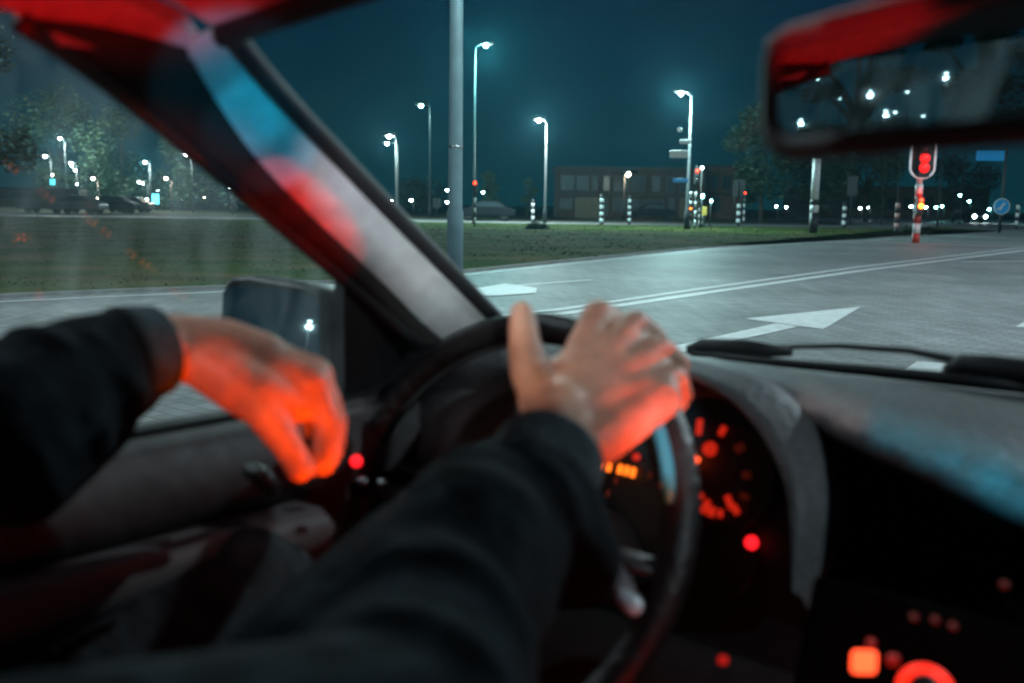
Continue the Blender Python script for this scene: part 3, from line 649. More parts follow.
for az, el, D, t in ((-75.2, 2.9, 95, 'tiny lamp left of the brightest in the inside mirror'), (-76.2, 1.6, 98, 'tiny lamp low under the brightest in the inside mirror'), (-78.6, 3.0, 96, 'tiny lamp right of the pair in the inside mirror'), (-79.4, 1.7, 99, 'tiny low lamp right of the pair in the inside mirror'), (-74.1, 4.0, 97, 'tiny high lamp at the outer side of the inside mirror'), (-81.2, 2.6, 97, 'tiny lamp beside the dark pillar in the inside mirror')):
    dirlamp(az, el, D, t, 0)
dirlamp(-115.5, 4.4, 60, 'lamp behind on the left, bright dot in the door mirror', .3)
dirlamp(-117, 5.4, 62, 'lamp behind on the left, upper dot of the door mirror', .2)
def sidetree(az, D, h, w_, lab, seed):
    x_, y_ = math.sin(R(az))*D, math.cos(R(az))*D
    t = tree(512, 220, 30, 100, 60, lab, 9000, seed, leaf=.045, low=.12, shade=(0, 1, 1)); t.location = (x_, y_, 0); t.scale = (w_/1.8, w_/1.8, h/4.3)
for i, az in enumerate((-70, -76, -82, -89)): sidetree(az, 64+4*(i % 2), 9+i % 3, 8, ('tree left of the car, first of the row in the inside mirror', 'tree left of the car, second of the row in the inside mirror', 'tree left of the car, third of the row in the inside mirror', 'tree left of the car, last of the row in the inside mirror')[i], 40+i)

# ================================================================== HAZE
hz = MB(); hz.box((20, 110, 10.), (360, 420, 22.4))
o = hz.build('haze', None, None) if False else None
me = bpy.data.meshes.new('haze'); me.from_pydata([tuple(v) for v in hz.v], [], hz.f); me.update()
hm = bpy.data.materials.new('night_haze'); hm.use_nodes = True; hn = hm.node_tree; hn.nodes.clear()
ho = hn.nodes.new('ShaderNodeOutputMaterial'); hv = hn.nodes.new('ShaderNodeVolumePrincipled')
hv.inputs['Color'].default_value = (.24, .78, 1., 1); hv.inputs['Density'].default_value = HAZE; hv.inputs['Anisotropy'].default_value = .72
hn.links.new(hv.outputs[0], ho.inputs['Volume']); me.materials.append(hm)
o = bpy.data.objects.new('haze', me); C.objects.link(o); tag(o, 'thin teal night haze over the whole junction', 'haze', kind='stuff')

# ================================================================== THE CAR WE SIT IN (car frame: x right, y ahead, z up)
car = empty('car', (0, 0, 0), YAW, 'car whose dark interior fills the foreground, with steering wheel, dashboard and lit dials', 'car')
def lerp(a, b, t): return Vector(a).lerp(Vector(b), t)
# --- A pillar: pale trim strip, with seals and an inner return whose dark colour holds its shade
cl_ = [(186, 48, .70), (215, 98, .76), (258, 160, .84), (318, 222, .93), (385, 285, 1.03), (440, 343, 1.11)]        # left edge of the trim
cr_ = [(216, 32, .70), (262, 88, .77), (322, 150, .86), (390, 220, .96), (445, 275, 1.04), (497, 328, 1.12)]       # right edge
wl_ = [(22, 18, .62), (100, 72, .70), (185, 140, .80), (262, 205, .90), (345, 276, 1.0), (418, 343, 1.06)]          # edge of the side window
Lp = [K(*q) for q in cl_]; Rp = [K(*q) for q in cr_]; Wp = [K(*q) for q in wl_]
def bulge(a, b, n, amt, dirn):
    return [lerp(a, b, i/n)+Vector(dirn)*amt*math.sin(math.pi*i/n) for i in range(n+1)]
def resample(lst, n):
    o = []
    for i in range(n+1):
        t = i/n*(len(lst)-1); k_ = min(int(t), len(lst)-2); f_ = t-k_
        p0 = lst[max(k_-1, 0)]; p1 = lst[k_]; p2 = lst[k_+1]; p3 = lst[min(k_+2, len(lst)-1)]
        o.append(.5*((2*p1)+(-p0+p2)*f_+(2*p0-5*p1+4*p2-p3)*f_*f_+(-p0+3*p1-3*p2+p3)*f_**3))
    return o
Lr, Rr, Wr = resample(Lp, 20), resample(Rp, 20), resample(Wp, 20)
m = MB(); m.slab([bulge(a, b, 8, .010, (.6, -.7, .2)) for a, b in zip(Lr, Rr)], (-.02, .025, .01)); m.build('pillar_trim', m_pillar, car, True)
m = MB(); m.slab([bulge(a, lerp(b, a, .0)+Vector((-.0, .003, 0)), 6, .012, (.6, -.6, 0)) for a, b in zip(Wr, Lr)], (-.02, .02, .01)); m.build('pillar_return', mat('shaded_pillar_side', (.016, .013, .012), .8, var=.15, spec=.2), car, True)
m = MB(); m.tube([p+Vector((.008, .006, 0)) for p in Rr], .0085, 10); m.build('windscreen_seal', m_rubber, car, True)
m = MB(); m.tube([p+Vector((-.003, 0, -.002)) for p in Wr], .0075, 10); m.build('window_seal', m_rubber, car, True)
# windscreen
wtl = Rr[0]; wbl = Rr[-1]
CX = -.14
ws = []
for i in range(13):
    t = i/12; l_ = Rr[min(20, round(t*20))] if t <= 1 else None
    row = []
    lx = l_.x; rx = 2*CX-lx
    for j in range(17):
        s = j/16; x_ = lx+(rx-lx)*s; bow = (1-(2*s-1)**2)
        row.append(Vector((x_, l_.y+bow*(.05+.16*t)+.006, l_.z+bow*(.045-.045*t))))
    ws.append(row)
base_row = [p+Vector((0, .10, -.07)) for p in ws[-1]]
m = MB(); m.grid(ws+[base_row]); m.build('windscreen', g_wind, car, True)
# roof lining and roof
hdr = ws[0]
rl = []
for k_, (dy, dz) in enumerate(((0, .0), (-.03, .016), (-.10, .045), (-.30, .085), (-.7, .10), (-1.15, .08), (-1.45, .03))):
    row = []
    for j, p in enumerate(hdr):
        f_ = abs(2*j/16-1)**3; x_ = CX+(p.x-CX)*(1+.05*min(1, k_/3)); fl = .3+.7*min(1, k_/3)
        row.append(Vector((x_, (p.y if k_ < 2 else p.y*.6+hdr[8].y*.2+hdr[0].y*.2)+dy, p.z+dz*(1-.75*f_)+(.012*k_ if k_ < 3 else .035)*f_)))
    rl.append(row)
m = MB(); m.slab(rl, (0, 0, .02)); m.build('headliner', m_liner, car, True)
m = MB(); m.slab([[p+Vector((0, .02, .028)) for p in r_] for r_ in rl], (0, 0, .012)); m.build('roof', m_body, car, True)
m = MB(); m.tube([p+Vector((0, -.002, -.002)) for p in hdr], .009, 8); m.build('header_seal', m_rubber, car, True)
# rail over the side window, both sides
for sd in (1, -1):
    def S3(v): return Vector((CX+(v.x-CX)*sd, v.y, v.z))
    q0 = Wr[0]
    e0 = Lr[0]+Vector((0, 0, .01))
    m = MB(); m.slab([[S3(q0+Vector((-.012, .016, -.012))), S3(lerp(q0, Lr[0], .5)+Vector((-.01, .02, -.008))), S3(Lr[0]+Vector((-.005, .02, -.006)))], [S3(q0+Vector((-.002, -.004, .003))), S3(lerp(q0, Lr[0], .5)+Vector((0, -.006, .006))), S3(e0+Vector((.01, -.006, .0)))],
                      [S3(q0+Vector((.0, -.12, .022))), S3(q0+Vector((.02, -.10, .03))), S3(q0+Vector((.06, -.08, .042)))],
                      [S3(q0+Vector((-.0, -.5, .045))), S3(q0+Vector((.02, -.5, .055))), S3(q0+Vector((.07, -.5, .068)))],
                      [S3(q0+Vector((-.0, -1.2, .03))), S3(q0+Vector((.02, -1.2, .04))), S3(q0+Vector((.07, -1.2, .055)))]], (0, 0, .012)); m.build('roof_rail', m_liner, car, True)
BZ = KX(345, 400, -.80).z      # belt line height
# --- door (left) : panel, glass, armrest...
def door(sd, name='door', detail=True):
    def S3(v): v = Vector(v); return Vector((CX+(v.x-CX)*sd, v.y, v.z))
    dr = MB()
    rows = []
    for y_ in (-.20, .0, .2, .4, .55, .68, .80, .95):
        rows.append([S3((-.785, y_, BZ-.002)), S3((-.765, y_, BZ+.008)), S3((-.748, y_, BZ-.005)), S3((-.735, y_, BZ-.03)), S3((-.73, y_, BZ-.065)), S3((-.745, y_, BZ-.072)), S3((-.745, y_, BZ-.3)), S3((-.74, y_, BZ-.62))])
    dr.slab(rows, (-.05*sd, 0, -.0)); d = dr.build(name, m_door, car, True)
    m = MB(); m.slab([[S3((-.742, y_, BZ-.070)), S3((-.705+.02*max(0, (y_-.3)*2), y_, BZ-.066-.01*max(0, y_-.4))), S3((-.69+.03*max(0, (y_-.3)*2), y_, BZ-.08)), S3((-.70+.03*max(0, (y_-.3)*2), y_, BZ-.115)), S3((-.742, y_, BZ-.13))] for y_ in (-.2, .0, .15, .3, .42, .5, .56)], (0, 0, -.002)); m.build('armrest', mat('armrest_highlight', (.13, .12, .12), .4), d, True)  # ledge highlight put into a colour lighter than the door
    m = MB(); m.box(S3((-.86, .3, BZ-.32)), (.03, 1.15, .62)); m.build('outer_skin', m_body, d)
    m = MB(); m.tube([S3((-.79, y_, BZ+.004)) for y_ in (-.2, .3, .74)], .006, 8); m.build('belt_seal', m_rubber, d)
    # glass
    g = MB(); top = [S3(p+Vector((-.004, .004, .0))) for p in Wr[::2] if p.z > BZ+.02]
    g.grid([[q for q in top[::-1]]+[S3((Wr[0].x, -.18, Wr[0].z+.045))], [S3((-.80, max(-.18, CARy), BZ-.01)) for CARy in [p.y for p in top[::-1]]]+[S3((-.80, -.18, BZ-.01))]])
    g.build('window_glass', g_side if detail else g_plain, d)
    if detail:
        # mirror corner triangle
        m = MB(); a = KX(344, 276, -.775); b = KX(344, 402, -.795); c = KX(460, 345, -.76); c2 = KX(470, 410, -.76)
        m.prism([a+Vector((0, .0, 0)), b, c2, c], (-.015, .0, 0)); m.build('mirror_corner', m_black, d)
        for i, (x0, y0, x1, y1) in enumerate(((95, 600, 155, 583), (80, 632, 160, 600), (75, 676, 178, 612), (30, 678, 120, 640))):
            m = MB(); m.tube([KX(x0, y0, -.735), KX((x0+x1)/2, (y0+y1)/2-3, -.728), KX(x1, y1, -.735)], .0045, 8); m.build('pocket_rib', mat('worn_grey_plastic', (.12, .13, .13), .4), d, True)
        m = MB(); m.tube([KX(250, 470, -.70), KX(262, 476, -.68), KX(275, 492, -.69)], .008, 8); m.build('door_handle', m_black, d, True)
    return d
D1 = door(1); D2 = door(-1, 'door', False)
# B pillars, rear quarters, seats, floor
for sd in (1, -1):
    def S3(v): v = Vector(v); return Vector((CX+(v.x-CX)*sd, v.y, v.z))
    m = MB(); m.slab([[S3((-.80, -.12, .45)), S3((-.80, .10, .45))], [S3((-.79, -.12, BZ)), S3((-.79, .13, BZ))], [S3((-.66, -.20, 1.30)), S3((-.66, .0, 1.30))]], (.03*sd, 0, 0)); m.build('door_pillar', m_dark, car, True)
    m = MB(); m.box(S3((-.79, -.75, .62)), (.04, .98, .62)); m.build('rear_panel', m_dark, car)
    m = MB(); m.slab([[S3((-.79, -1.3, BZ)), S3((-.79, -1.0, BZ))], [S3((-.66, -1.2, 1.33)), S3((-.68, -.98, 1.33))]], (.03*sd, 0, 0)); m.build('rear_pillar', m_dark, car)
    # seat belt hanging from the pillar
    m = MB(); m.slab([[S3((-.645, -.09, 1.27)), S3((-.645, -.06, 1.27))], [S3((-.74, .02, .98)), S3((-.74, .05, .98))], [S3((-.74, .08, .6)), S3((-.74, .11, .6))]], (.002, 0, 0)); m.build('seat_belt', mat('belt_webbing', (.25, .26, .26), .6), car)
m = MB(); m.box((CX, .25, .28), (1.36, 2.2, .05)); m.build('floor', m_dark, car)
m = MB(); m.box((CX, -1.25, .62), (1.36, .06, .66)); m.build('rear_bulkhead', m_dark, car)
for sx, nm in ((-.52, 'driver'), (.24, 'passenger')):
    yb = -.34 if nm == 'driver' else -.30
    s = MB(); s.box((sx, yb+.28, .50), (.50, .52, .16)); seat = s.build('seat', m_seat, car, bevel=.05)
    s = MB(); s.box((sx, yb-.02, .84), (.47, .13, .58), Matrix.Rotation(R(14), 3, 'X')); s.build('backrest', m_seat, seat, bevel=.05)
    s = MB(); s.box((sx, yb-.12, 1.21), (.25, .10, .16), Matrix.Rotation(R(8), 3, 'X')); s.build('headrest', m_seat, seat, bevel=.04)
# bonnet and wings
m = MB(); m.slab([[Vector((CX+(s-.5)*1.55*(1-.06*t), 1.12+.95*t+.10*(1-(2*s-1)**2), .825-.10*t*t-.02*t+.03*(1-(2*s-1)**2))) for s in [i/10 for i in range(11)]] for t in [j/6 for j in range(7)]], (0, 0, -.02)); m.build('bonnet', m_body, car, True)
for sx in (-.86, .58): m = MB(); m.box((sx, 1.45, .50), (.05, 1.35, .50)); m.build('wing', m_body, car, bevel=.02)
m = MB(); m.box((CX, 2.14, .50), (1.46, .12, .42)); m.build('bumper', m_body, car, bevel=.04)
for sx in (-.80, .52):
    for sy in (1.6, -.95): m = MB(); m.lathe((sx-.09, sy, .30), [(.18, -.01), (.30, 0), (.30, .18), (.18, .19)], 24, (1, 0, 0)); m.build('wheel', m_tyre, car, True)

# --- wipers outside the glass
wz = [K(688, 350, 1.20), K(705, 345, 1.19), K(740, 346, 1.17), K(790, 350, 1.14)]
m = MB(); m.tube([K(688, 350, 1.20), K(702, 347, 1.19), K(745, 349, 1.16), K(792, 352, 1.13)], [.006, .011, .0115, .005], 10); wpr = m.build('wiper', m_rubber, car, True)
m = MB(); m.tube([K(760, 347, 1.16), K(840, 346, 1.10), K(910, 351, 1.05), K(960, 361, 1.0), K(1000, 372, .97)], [.0028, .003, .0035, .005, .009], 8); m.build('wiper_arm', m_rubber, wpr, True)
m = MB(); m.tube([K(692, 353, 1.19), K(780, 363, 1.12), K(860, 370, 1.06), K(940, 378, 1.0), K(1040, 388, .95)], [.004, .005, .006, .007, .008], 8); m.build('wiper_rail', m_rubber, wpr, True)
m = MB(); m.tube([K(946, 372, 1.0), K(962, 366, 1.0), K(990, 368, .98), K(1060, 378, .94), K(1130, 386, .92)], [.007, .013, .013, .015, .012], 10); m.build('wiper_boss', m_rubber, wpr, True)

# --- dashboard top pad: rows run from the windscreen base to the near edge
dash = empty('dashboard', (0, 0, 0)); dash.parent = car
far_ = [K(640, 374, 1.25), K(690, 357, 1.18), K(760, 368, 1.12), K(850, 377, 1.05), K(940, 386, .99), K(1030, 396, .94), K(1200, 410, .86), Vector((.18, .96, .975)), Vector((.53, .86, .965))]
nr_ = [K(640, 400, 1.02), K(690, 372, 1.02), K(755, 378, .98), K(815, 397, .93), K(880, 424, .86), K(1024, 482, .74), K(1200, 560, .66), Vector((.14, .66, .945)), Vector((.53, .68, .93))]
fr = resample(far_, 24); nrr = resample(nr_, 24)
rows = []
for a, b in zip(fr, nrr):
    row = [lerp(a, b, i/8)+Vector((0, 0, .006*math.sin(math.pi*i/8))) for i in range(9)]
    row += [b+Vector((-.004, -.008, -.006)), b+Vector((-.003, -.012, -.018)), b+Vector((0, -.004, -.032)), b+Vector((.02, .03, -.045))]
    rows.append(row)
m = MB(); m.grid(rows); tp_ = m.build('top_pad', m_dash, dash, True)
# centre face under the hood
f0 = []
for b in nrr[4:]:
    f0.append([b+Vector((.005, .02, -.04)), b+Vector((.02, .06, -.075)), b+Vector((.02, .07, -.16)), b+Vector((.0, .04, -.25)), b+Vector((-.01, -.04, -.42)), b+Vector((0, -.04, -.6))])
m = MB(); m.grid(f0); m.build('centre_face', mat('shadowed_black_recess', (.004, .004, .004), .95, spec=.02), dash, True)  # shadow below the near edge is put into this black
# lower dashboard behind the wheel
m = MB(); m.slab([[Vector((-.79, .88, .74)), Vector((-.6, .92, .74)), Vector((-.3, .92, .74))], [Vector((-.79, .74, .735)), Vector((-.6, .78, .735)), Vector((-.3, .82, .735))],
                  [Vector((-.79, .72, .70)), Vector((-.6, .76, .70)), Vector((-.3, .80, .70))], [Vector((-.79, .78, .5)), Vector((-.6, .8, .5)), Vector((-.3, .8, .5))]], (0, .02, -.01)); m.build('lower_panel', m_dark, dash, True)
# top behind the binnacle to the windscreen, left side
m = MB(); m.slab([[Vector((-.80, .78, BZ-.0)), Vector((-.80, 1.0, BZ-.01))], [Vector((-.62, .88, BZ-.0)), Vector((-.62, 1.16, BZ-.01))], [Vector((-.46, .95, BZ-.0)), Vector((-.46, 1.2, BZ-.01))]], (0, 0, -.02)); m.build('left_pad', m_dash, dash, True)
# binnacle hood: arch from the left of the cluster to its lower right
inn = [(452, 520, .99), (458, 440, 1.0), (500, 398, 1.0), (560, 380, .985), (620, 372, .97), (660, 373, .955), (690, 381, .935), (730, 403, .915), (762, 440, .895), (783, 485, .875), (789, 530, .86), (790, 590, .855)]
ott = [(405, 520, 1.06), (408, 410, 1.08), (440, 350, 1.09), (505, 338, 1.08), (570, 338, 1.06), (640, 347, 1.03), (700, 360, 1.0), (765, 378, .955), (808, 415, .92), (832, 465, .895), (838, 520, .88), (806, 606, .865)]
ir = resample([K(*q) for q in inn], 36); orr = resample([K(*q) for q in ott], 36)
rows = []
cc = K(690, 530, .98)
for a, b in zip(ir, orr):
    ins = lerp(a, cc, .08)+Vector((.0, .10, 0))
    rows.append([ins, lerp(ins, a, .6), a+Vector((0, .004, 0)), a+(a-cc).normalized()*.004+Vector((0, -.002, .001)), lerp(a, b, .35)+Vector((0, -.004, .004)), lerp(a, b, .7)+Vector((0, 0, .004)), b, b+Vector((.0, .012, -.012))])
m = MB(); m.grid(rows); bn = m.build('instrument_hood', m_dash, dash, True)
# cluster face
cf = K(690, 520, .985)
fx = Vector((1, 0, 0)); fz = Vector((0, .30, .954)).normalized(); fn = -fx.cross(fz)       # in-plane axes; fn points ahead
def CF(px, py, off=0.0):
    d = CARI @ ray(px, py); t = (cf-CAMP).dot(fn)/d.dot(fn); return CAMP+d*t-fn*off
m = MB(); m.box(cf+fn*.01+fx*(-.02), (.30, .01, .26), Matrix((fx, fn, fz)).transposed()); fc = m.build('cluster_face', m_rubber, dash)
rotc = Matrix((fx, fn, fz)).transposed()
def dial(pc, rr, name):
    c = CF(*pc, .004); m = MB(); m.tube([c+fx*rr*math.cos(i*.19635)+fz*rr*math.sin(i*.19635) for i in range(32)], .0022, 6, closed=True)
    d = m.build(name, m_black, fc, True); m = MB(); m.lathe(c+fn*.003, [(rr, 0), (rr, .002)], 40, -fn); m.build('dial_face', m_rubber, d); return d
d1 = dial((725, 478), .052, 'dial'); d2 = dial((640, 520), .062, 'dial'); d3 = dial((722, 560), .035, 'dial')
def tick(px, py, ln, wd, ang, mt, par, name='tick_mark'):
    m = MB(); m.box(CF(px, py, .008), (wd, .003, ln), rotc @ Matrix.Rotation(R(ang), 3, 'Y')); return m.build(name, mt, par, bevel=.0008)
tick(703, 428, .016, .006, -5, e_tick, d1); tick(726, 432, .010, .006, 20, e_tick, d1); tick(743, 449, .010, .008, 55, e_tickdim, d1); tick(750, 476, .008, .007, 80, e_tickdim, d1); tick(748, 497, .009, .006, 110, e_tickdim, d1)
m = MB(); m.lathe(CF(714, 450, .008), [(.0075, 0), (.006, .005)], 16, -fn); m.build('warning_light', e_tick, d1, True)
m = MB(); m.tube([CF(692, 452, .014), CF(702, 464, .014)], [.003, .006], 8); m.build('needle', e_needle, d1, True)
for q in ((702, 498, .012, .006, 60), (709, 507, .014, .006, 20), (715, 512, .010, .008, 5), (724, 514, .008, .005, -5), (733, 503, .014, .006, -35), (739, 510, .010, .006, -40)): tick(*q, e_tick, d3)
m = MB(); m.lathe(CF(755.5, 543, .008), [(.0065, 0), (.006, .003)], 16, -fn); m.build('warning_light', e_warn, fc, True)
m = MB(); m.lathe(CF(641, 458, .008), [(.004, 0), (.004, .003)], 12, -fn); m.build('warning_light', e_tick, fc, True)
for i in range(3): tick(600+6.5*i, 465+1.6*i, .009, .0045, 2, e_odo, d2, 'odometer_digit')
for i in range(3): tick(624+6.5*i, 470+1.6*i, .010, .0048, 2, e_odo, d2, 'odometer_digit')
for i in range(9): tick(640+34*math.cos(2.9-.35*i)*1.0, 522-50*math.sin(2.9-.35*i), .007, .0028, 0, e_tickdim, d2)
# light switch dot left of wheel
m = MB(); m.lathe(K(357, 461, .93), [(.0058, 0), (.005, .004)], 14, (0.3, -1, .1)); m.build('switch_light', e_warn, dash, True)
for px, py, r_ in ((363, 482, .005), (382, 483, .004)):
    m = MB(); m.lathe(K(px, py, .9), [(r_, 0), (r_*.6, .004)], 12, (.2, -1, .3)); m.build('switch_knob', m_chrome, dash, True)
# centre console: buttons and rotary knob with lit ring
kc = K(925, 690, .64)
m = MB(); m.box(K(930, 655, .665)+Vector((.03, .03, -.035)), (.26, .02, .11), Matrix.Rotation(R(-20), 3, 'X')); con = m.build('climate_panel', mat('shadowed_black_recess', (.004, .004, .004)), dash, bevel=.006)
def cbtn(px, py, sz, mt, name='lit_button', t=.64):
    m = MB(); m.box(K(px, py, t), (sz, .006, sz*.95), Matrix.Rotation(R(40), 3, 'Z')); return m.build(name, mt, con, bevel=sz*.38)
cbtn(864, 662, .016, e_btn); cbtn(871, 643, .005, mat('faint_red', (.2, .01, .01), .4, em=(1, .02, .01), es=.2)); cbtn(893, 660, .008, mat('faint_red', (.2, .01, .01)))
for px, py in ((914, 617), (935, 620), (953, 626), (1004, 585)): cbtn(px, py, .004, mat('very_faint_red', (.2, .02, .01), .4, em=(1, .05, .02), es=.04))
m = MB(); ax = (kc-CAMP).normalized(); bx = ax.cross(Vector((0, 0, 1))).normalized(); bz = bx.cross(ax)
m.tube([kc+bx*.0135*math.cos(i*.2)+bz*.0135*math.sin(i*.2)*.9 for i in range(32)], .0042, 8, closed=True); rg_ = m.build('dial_ring', e_ring, con, True)
m = MB(); m.lathe(kc, [(.0105, -.004), (.010, .012), (.006, .014)], 20, -ax); m.build('knob', m_black, rg_, True)
m = MB(); m.tube([K(820, 683, .74), K(824, 650, .75), K(830, 610, .76)], .004, 6); m.build('console_edge', mat('maroon_glow_edge', (.12, .02, .02), .5), dash, True)  # red cabin light on the console edge, put into its colour
cbtn(723, 660, .008, mat('dull_red', (.3, .01, .01), .4, em=(1, .02, .01), es=.35), t=.76)

# --- steering wheel
WC = Vector((-.568, .650, .868)); WR = .188; wa = Vector((0, math.sin(R(27)), math.cos(R(27)))); wx = Vector((1, 0, 0)); wn = wa.cross(wx)
def WP(a, r=WR, o=0.): return WC+wx*r*math.sin(a)+wa*r*math.cos(a)+wn*o
wh = empty('steering_wheel', WC); wh.parent = car
m = MB(); m.tube([WP(i*2*math.pi/64) for i in range(64)], .0155, 16, closed=True); m.build('rim', m_leather, wh, True, base=WC)
m = MB(); m.lathe(WC, [(.02, -.05), (.07, -.02), (.078, .005), (.06, .028), (.02, .036)], 32, -wn if wn.y > 0 else wn); m.build('hub', m_black, wh, True, base=WC)
for a in (90, 270, 205, 155):
    m = MB(); m.tube([WP(R(a), .05), WP(R(a), .11, -.004 if wn.y > 0 else .004), WP(R(a), WR-.008)], [.022, .016, .013], 12, flat=.55); m.build('spoke', m_black, wh, True, base=WC)
m = MB(); m.tube([WP(R(a), WR-.0165, -.002) for a in range(-62, -8, 4)], .0025, 6); m.build('inner_trim', mat('wheel_trim', (.06, .065, .065), .3), wh, True, base=WC)
m = MB(); m.tube([WP(R(a), WR-.003, -.0145 if wn.y > 0 else .0145) for a in range(50, 76, 3)], [.003]+[.0058]*7+[.003], 10); m.build('rim_highlight', mat('painted_rim_highlight', (.03, .26, .34), .4), wh, True, base=WC)  # raised bluish strip drawn in for the reflection on the rim
m = MB(); m.tube([WC+Vector((0, .03, -.01)), WC+Vector((0, .22, -.1))], [.045, .05], 16); m.build('column', m_dark, wh, True, base=WC)
# column stalks
m = MB(); m.tube([WC+Vector((.04, .05, 0)), K(600, 545, .80), K(632, 603, .74)], [.007, .009, .0085], 12, flat=.7); st = m.build('wiper_stalk', mat('grey_stalk', (.16, .17, .18), .35), car, True)
m = MB(); m.capsule(K(624, 597, .745), .0065, K(633, 606, .738), .0075); m.build('stalk_tip', mat('stalk_tip_grey', (.6, .65, .68), .3), st, True)
m = MB(); m.tube([WC+Vector((-.05, .05, 0)), WC+Vector((-.15, .045, .01)), WC+Vector((-.21, .04, .015))], [.007, .008, .009], 12, flat=.7); m.build('indicator_stalk', m_black, car, True)

# --- rear-view mirror
mc = KY(757, 97, .52); mc2 = Vector((mc.x+.245, mc.y-.095, mc.z+.004))
mx_ = (mc2-mc).normalized(); mz_ = Vector((0, 0, 1)); mn_ = mz_.cross(mx_)       # mn_ points ahead
mz_ = mx_.cross(mn_)*-1 if (mx_.cross(mn_)).z < 0 else mx_.cross(mn_)
mo = lerp(mc, mc2, .5)
tq = Matrix.Rotation(R(2.1), 3, mx_); mn_ = tq @ mn_; mz_ = tq @ mz_
def rrect(hw_, hh, rr, n=6):
    pts = []
    for cx_, cy_, a0 in ((hw_-rr, hh-rr, 0), (-hw_+rr, hh-rr, 90), (-hw_+rr, -hh+rr, 180), (hw_-rr, -hh+rr, 270)):
        for i in range(n+1): a = R(a0+90*i/n); pts.append((cx_+rr*math.cos(a), cy_+rr*math.sin(a)))
    return pts
def MRow(hw_, hh, rr, o, dz=0): return [mo+mx_*x_+mz_*(z_+dz)+mn_*o for x_, z_ in rrect(hw_, hh, rr)]
m = MB(); m.grid([MRow(.112, .0225, .014, -.001), MRow(.118, .029, .018, -.006), MRow(.124, .034, .02, -.004), MRow(.126, .036, .02, .004), MRow(.122, .034, .02, .018, .004), MRow(.10, .026, .02, .034, .006), MRow(.05, .012, .01, .042, .006)], close=True)
rm = m.build('rearview_mirror', m_dark, car, True)
m = MB(); pts = MRow(.1125, .0235, .014, -.002); m.add(pts, [tuple(range(len(pts)))]); m.build('mirror_glass', mirror_mat('mirror_silver'), rm)
m = MB(); m.slab([[mo+mx_*(-.120+.24*i/10)+mz_*(.0275+.001*j)+mn_*(-.006+.0*j) if j == 0 else mo+mx_*(-.122+.235*i/10)+mz_*(.042-.004*abs(i-5)/5)+mn_*.012 for i in range(11)] for j in range(2)], (0, .002, -.001)); m.build('mirror_hood', mat('grey_mirror_hood', (.12, .115, .115), .6), rm, True)
m = MB(); m.tube([mo+mn_*.04, mo+mn_*.06+Vector((0, .02, .03)), mo+Vector((0, .10, .07))], .009, 10); m.build('mirror_stem', m_black, rm, True)

# --- door mirror, outside the glass
dm = empty('door_mirror', (0, 0, 0)); dm.parent = car
corn = [(226, 284), (232, 278), (250, 277), (300, 285), (318, 290), (326, 300), (328, 345), (328, 385), (322, 394), (290, 392), (262, 388), (240, 372), (228, 340)]
dmt = 1.10
def DMP(px, py, o=0.): return KY(px, py, .72)+Vector((0, o, 0))
ctrm = sum([DMP(*q) for q in corn], Vector())/len(corn)
def scaled(s, o): return [ctrm+(DMP(*q)-ctrm)*s+Vector((0, o, 0)) for q in corn]
m = MB(); m.grid([scaled(.86, .004), scaled(.93, -.006), scaled(1.0, 0), scaled(1.02, .02), scaled(.9, .07), scaled(.5, .10), scaled(.05, .11)], close=True); h = m.build('mirror_housing', m_black, dm, True)
m = MB(); pts = scaled(.87, .002)
tl = Matrix.Rotation(R(14), 3, 'Z') @ Matrix.Rotation(R(-7), 3, 'X')
m.add([ctrm+tl @ (q-ctrm)*.99 for q in pts], [tuple(range(len(pts)))]); m.build('mirror_glass', mirror_mat('mirror_silver'), h)
m = MB(); m.tube([KX(345, 395, -.80), KX(335, 392, -.84), KX(318, 388, -.87)], [.02, .018, .02], 10, flat=.7); m.build('mirror_arm', m_black, dm, True)

# --- added unseen spots and fill points that tint pillar, roof, hands, mirror and dash
def spot(name, loc, tgt, col, pw, ang, blend, size=.03): return light(name, 'SPOT', loc, col, pw, size, car, tgt, ang, blend)
T = lambda px, py, t: K(px, py, t)
spot('added_cabin_spot', (.30, -.05, 1.10), T(226, 88, .75), (.0, .36, .60), 58, 6.4, .3, .006)
spot('added_cabin_spot', (.30, -.05, 1.10), T(262, 134, .82), (.0, .36, .60), 66, 5.4, .3, .006)
for q in ((332, 162, .90, 3.4, .84, .80), (352, 186, .92, 4.0, .82, .82), (378, 212, .95, 4.4, .80, .84), (404, 240, .98, 4.8, .80, .88), (430, 268, 1.02, 5.0, .78, .88), (455, 300, 1.06, 5.2, .78, .88)): spot('added_cabin_spot', (.12, -.02, 1.18), T(*q[:3]), (q[4]*.95, q[5], .92), 40, q[3]+1.6, 1., .006)

for q in ((276, 196, .87, 4.4), (296, 214, .89, 4.8), (316, 234, .92, 4.8), (334, 252, .94, 4.0)): spot('added_cabin_spot', (.12, .02, 1.10), T(*q[:3]), (1., .012, .004), 44, q[3], .45, .004)

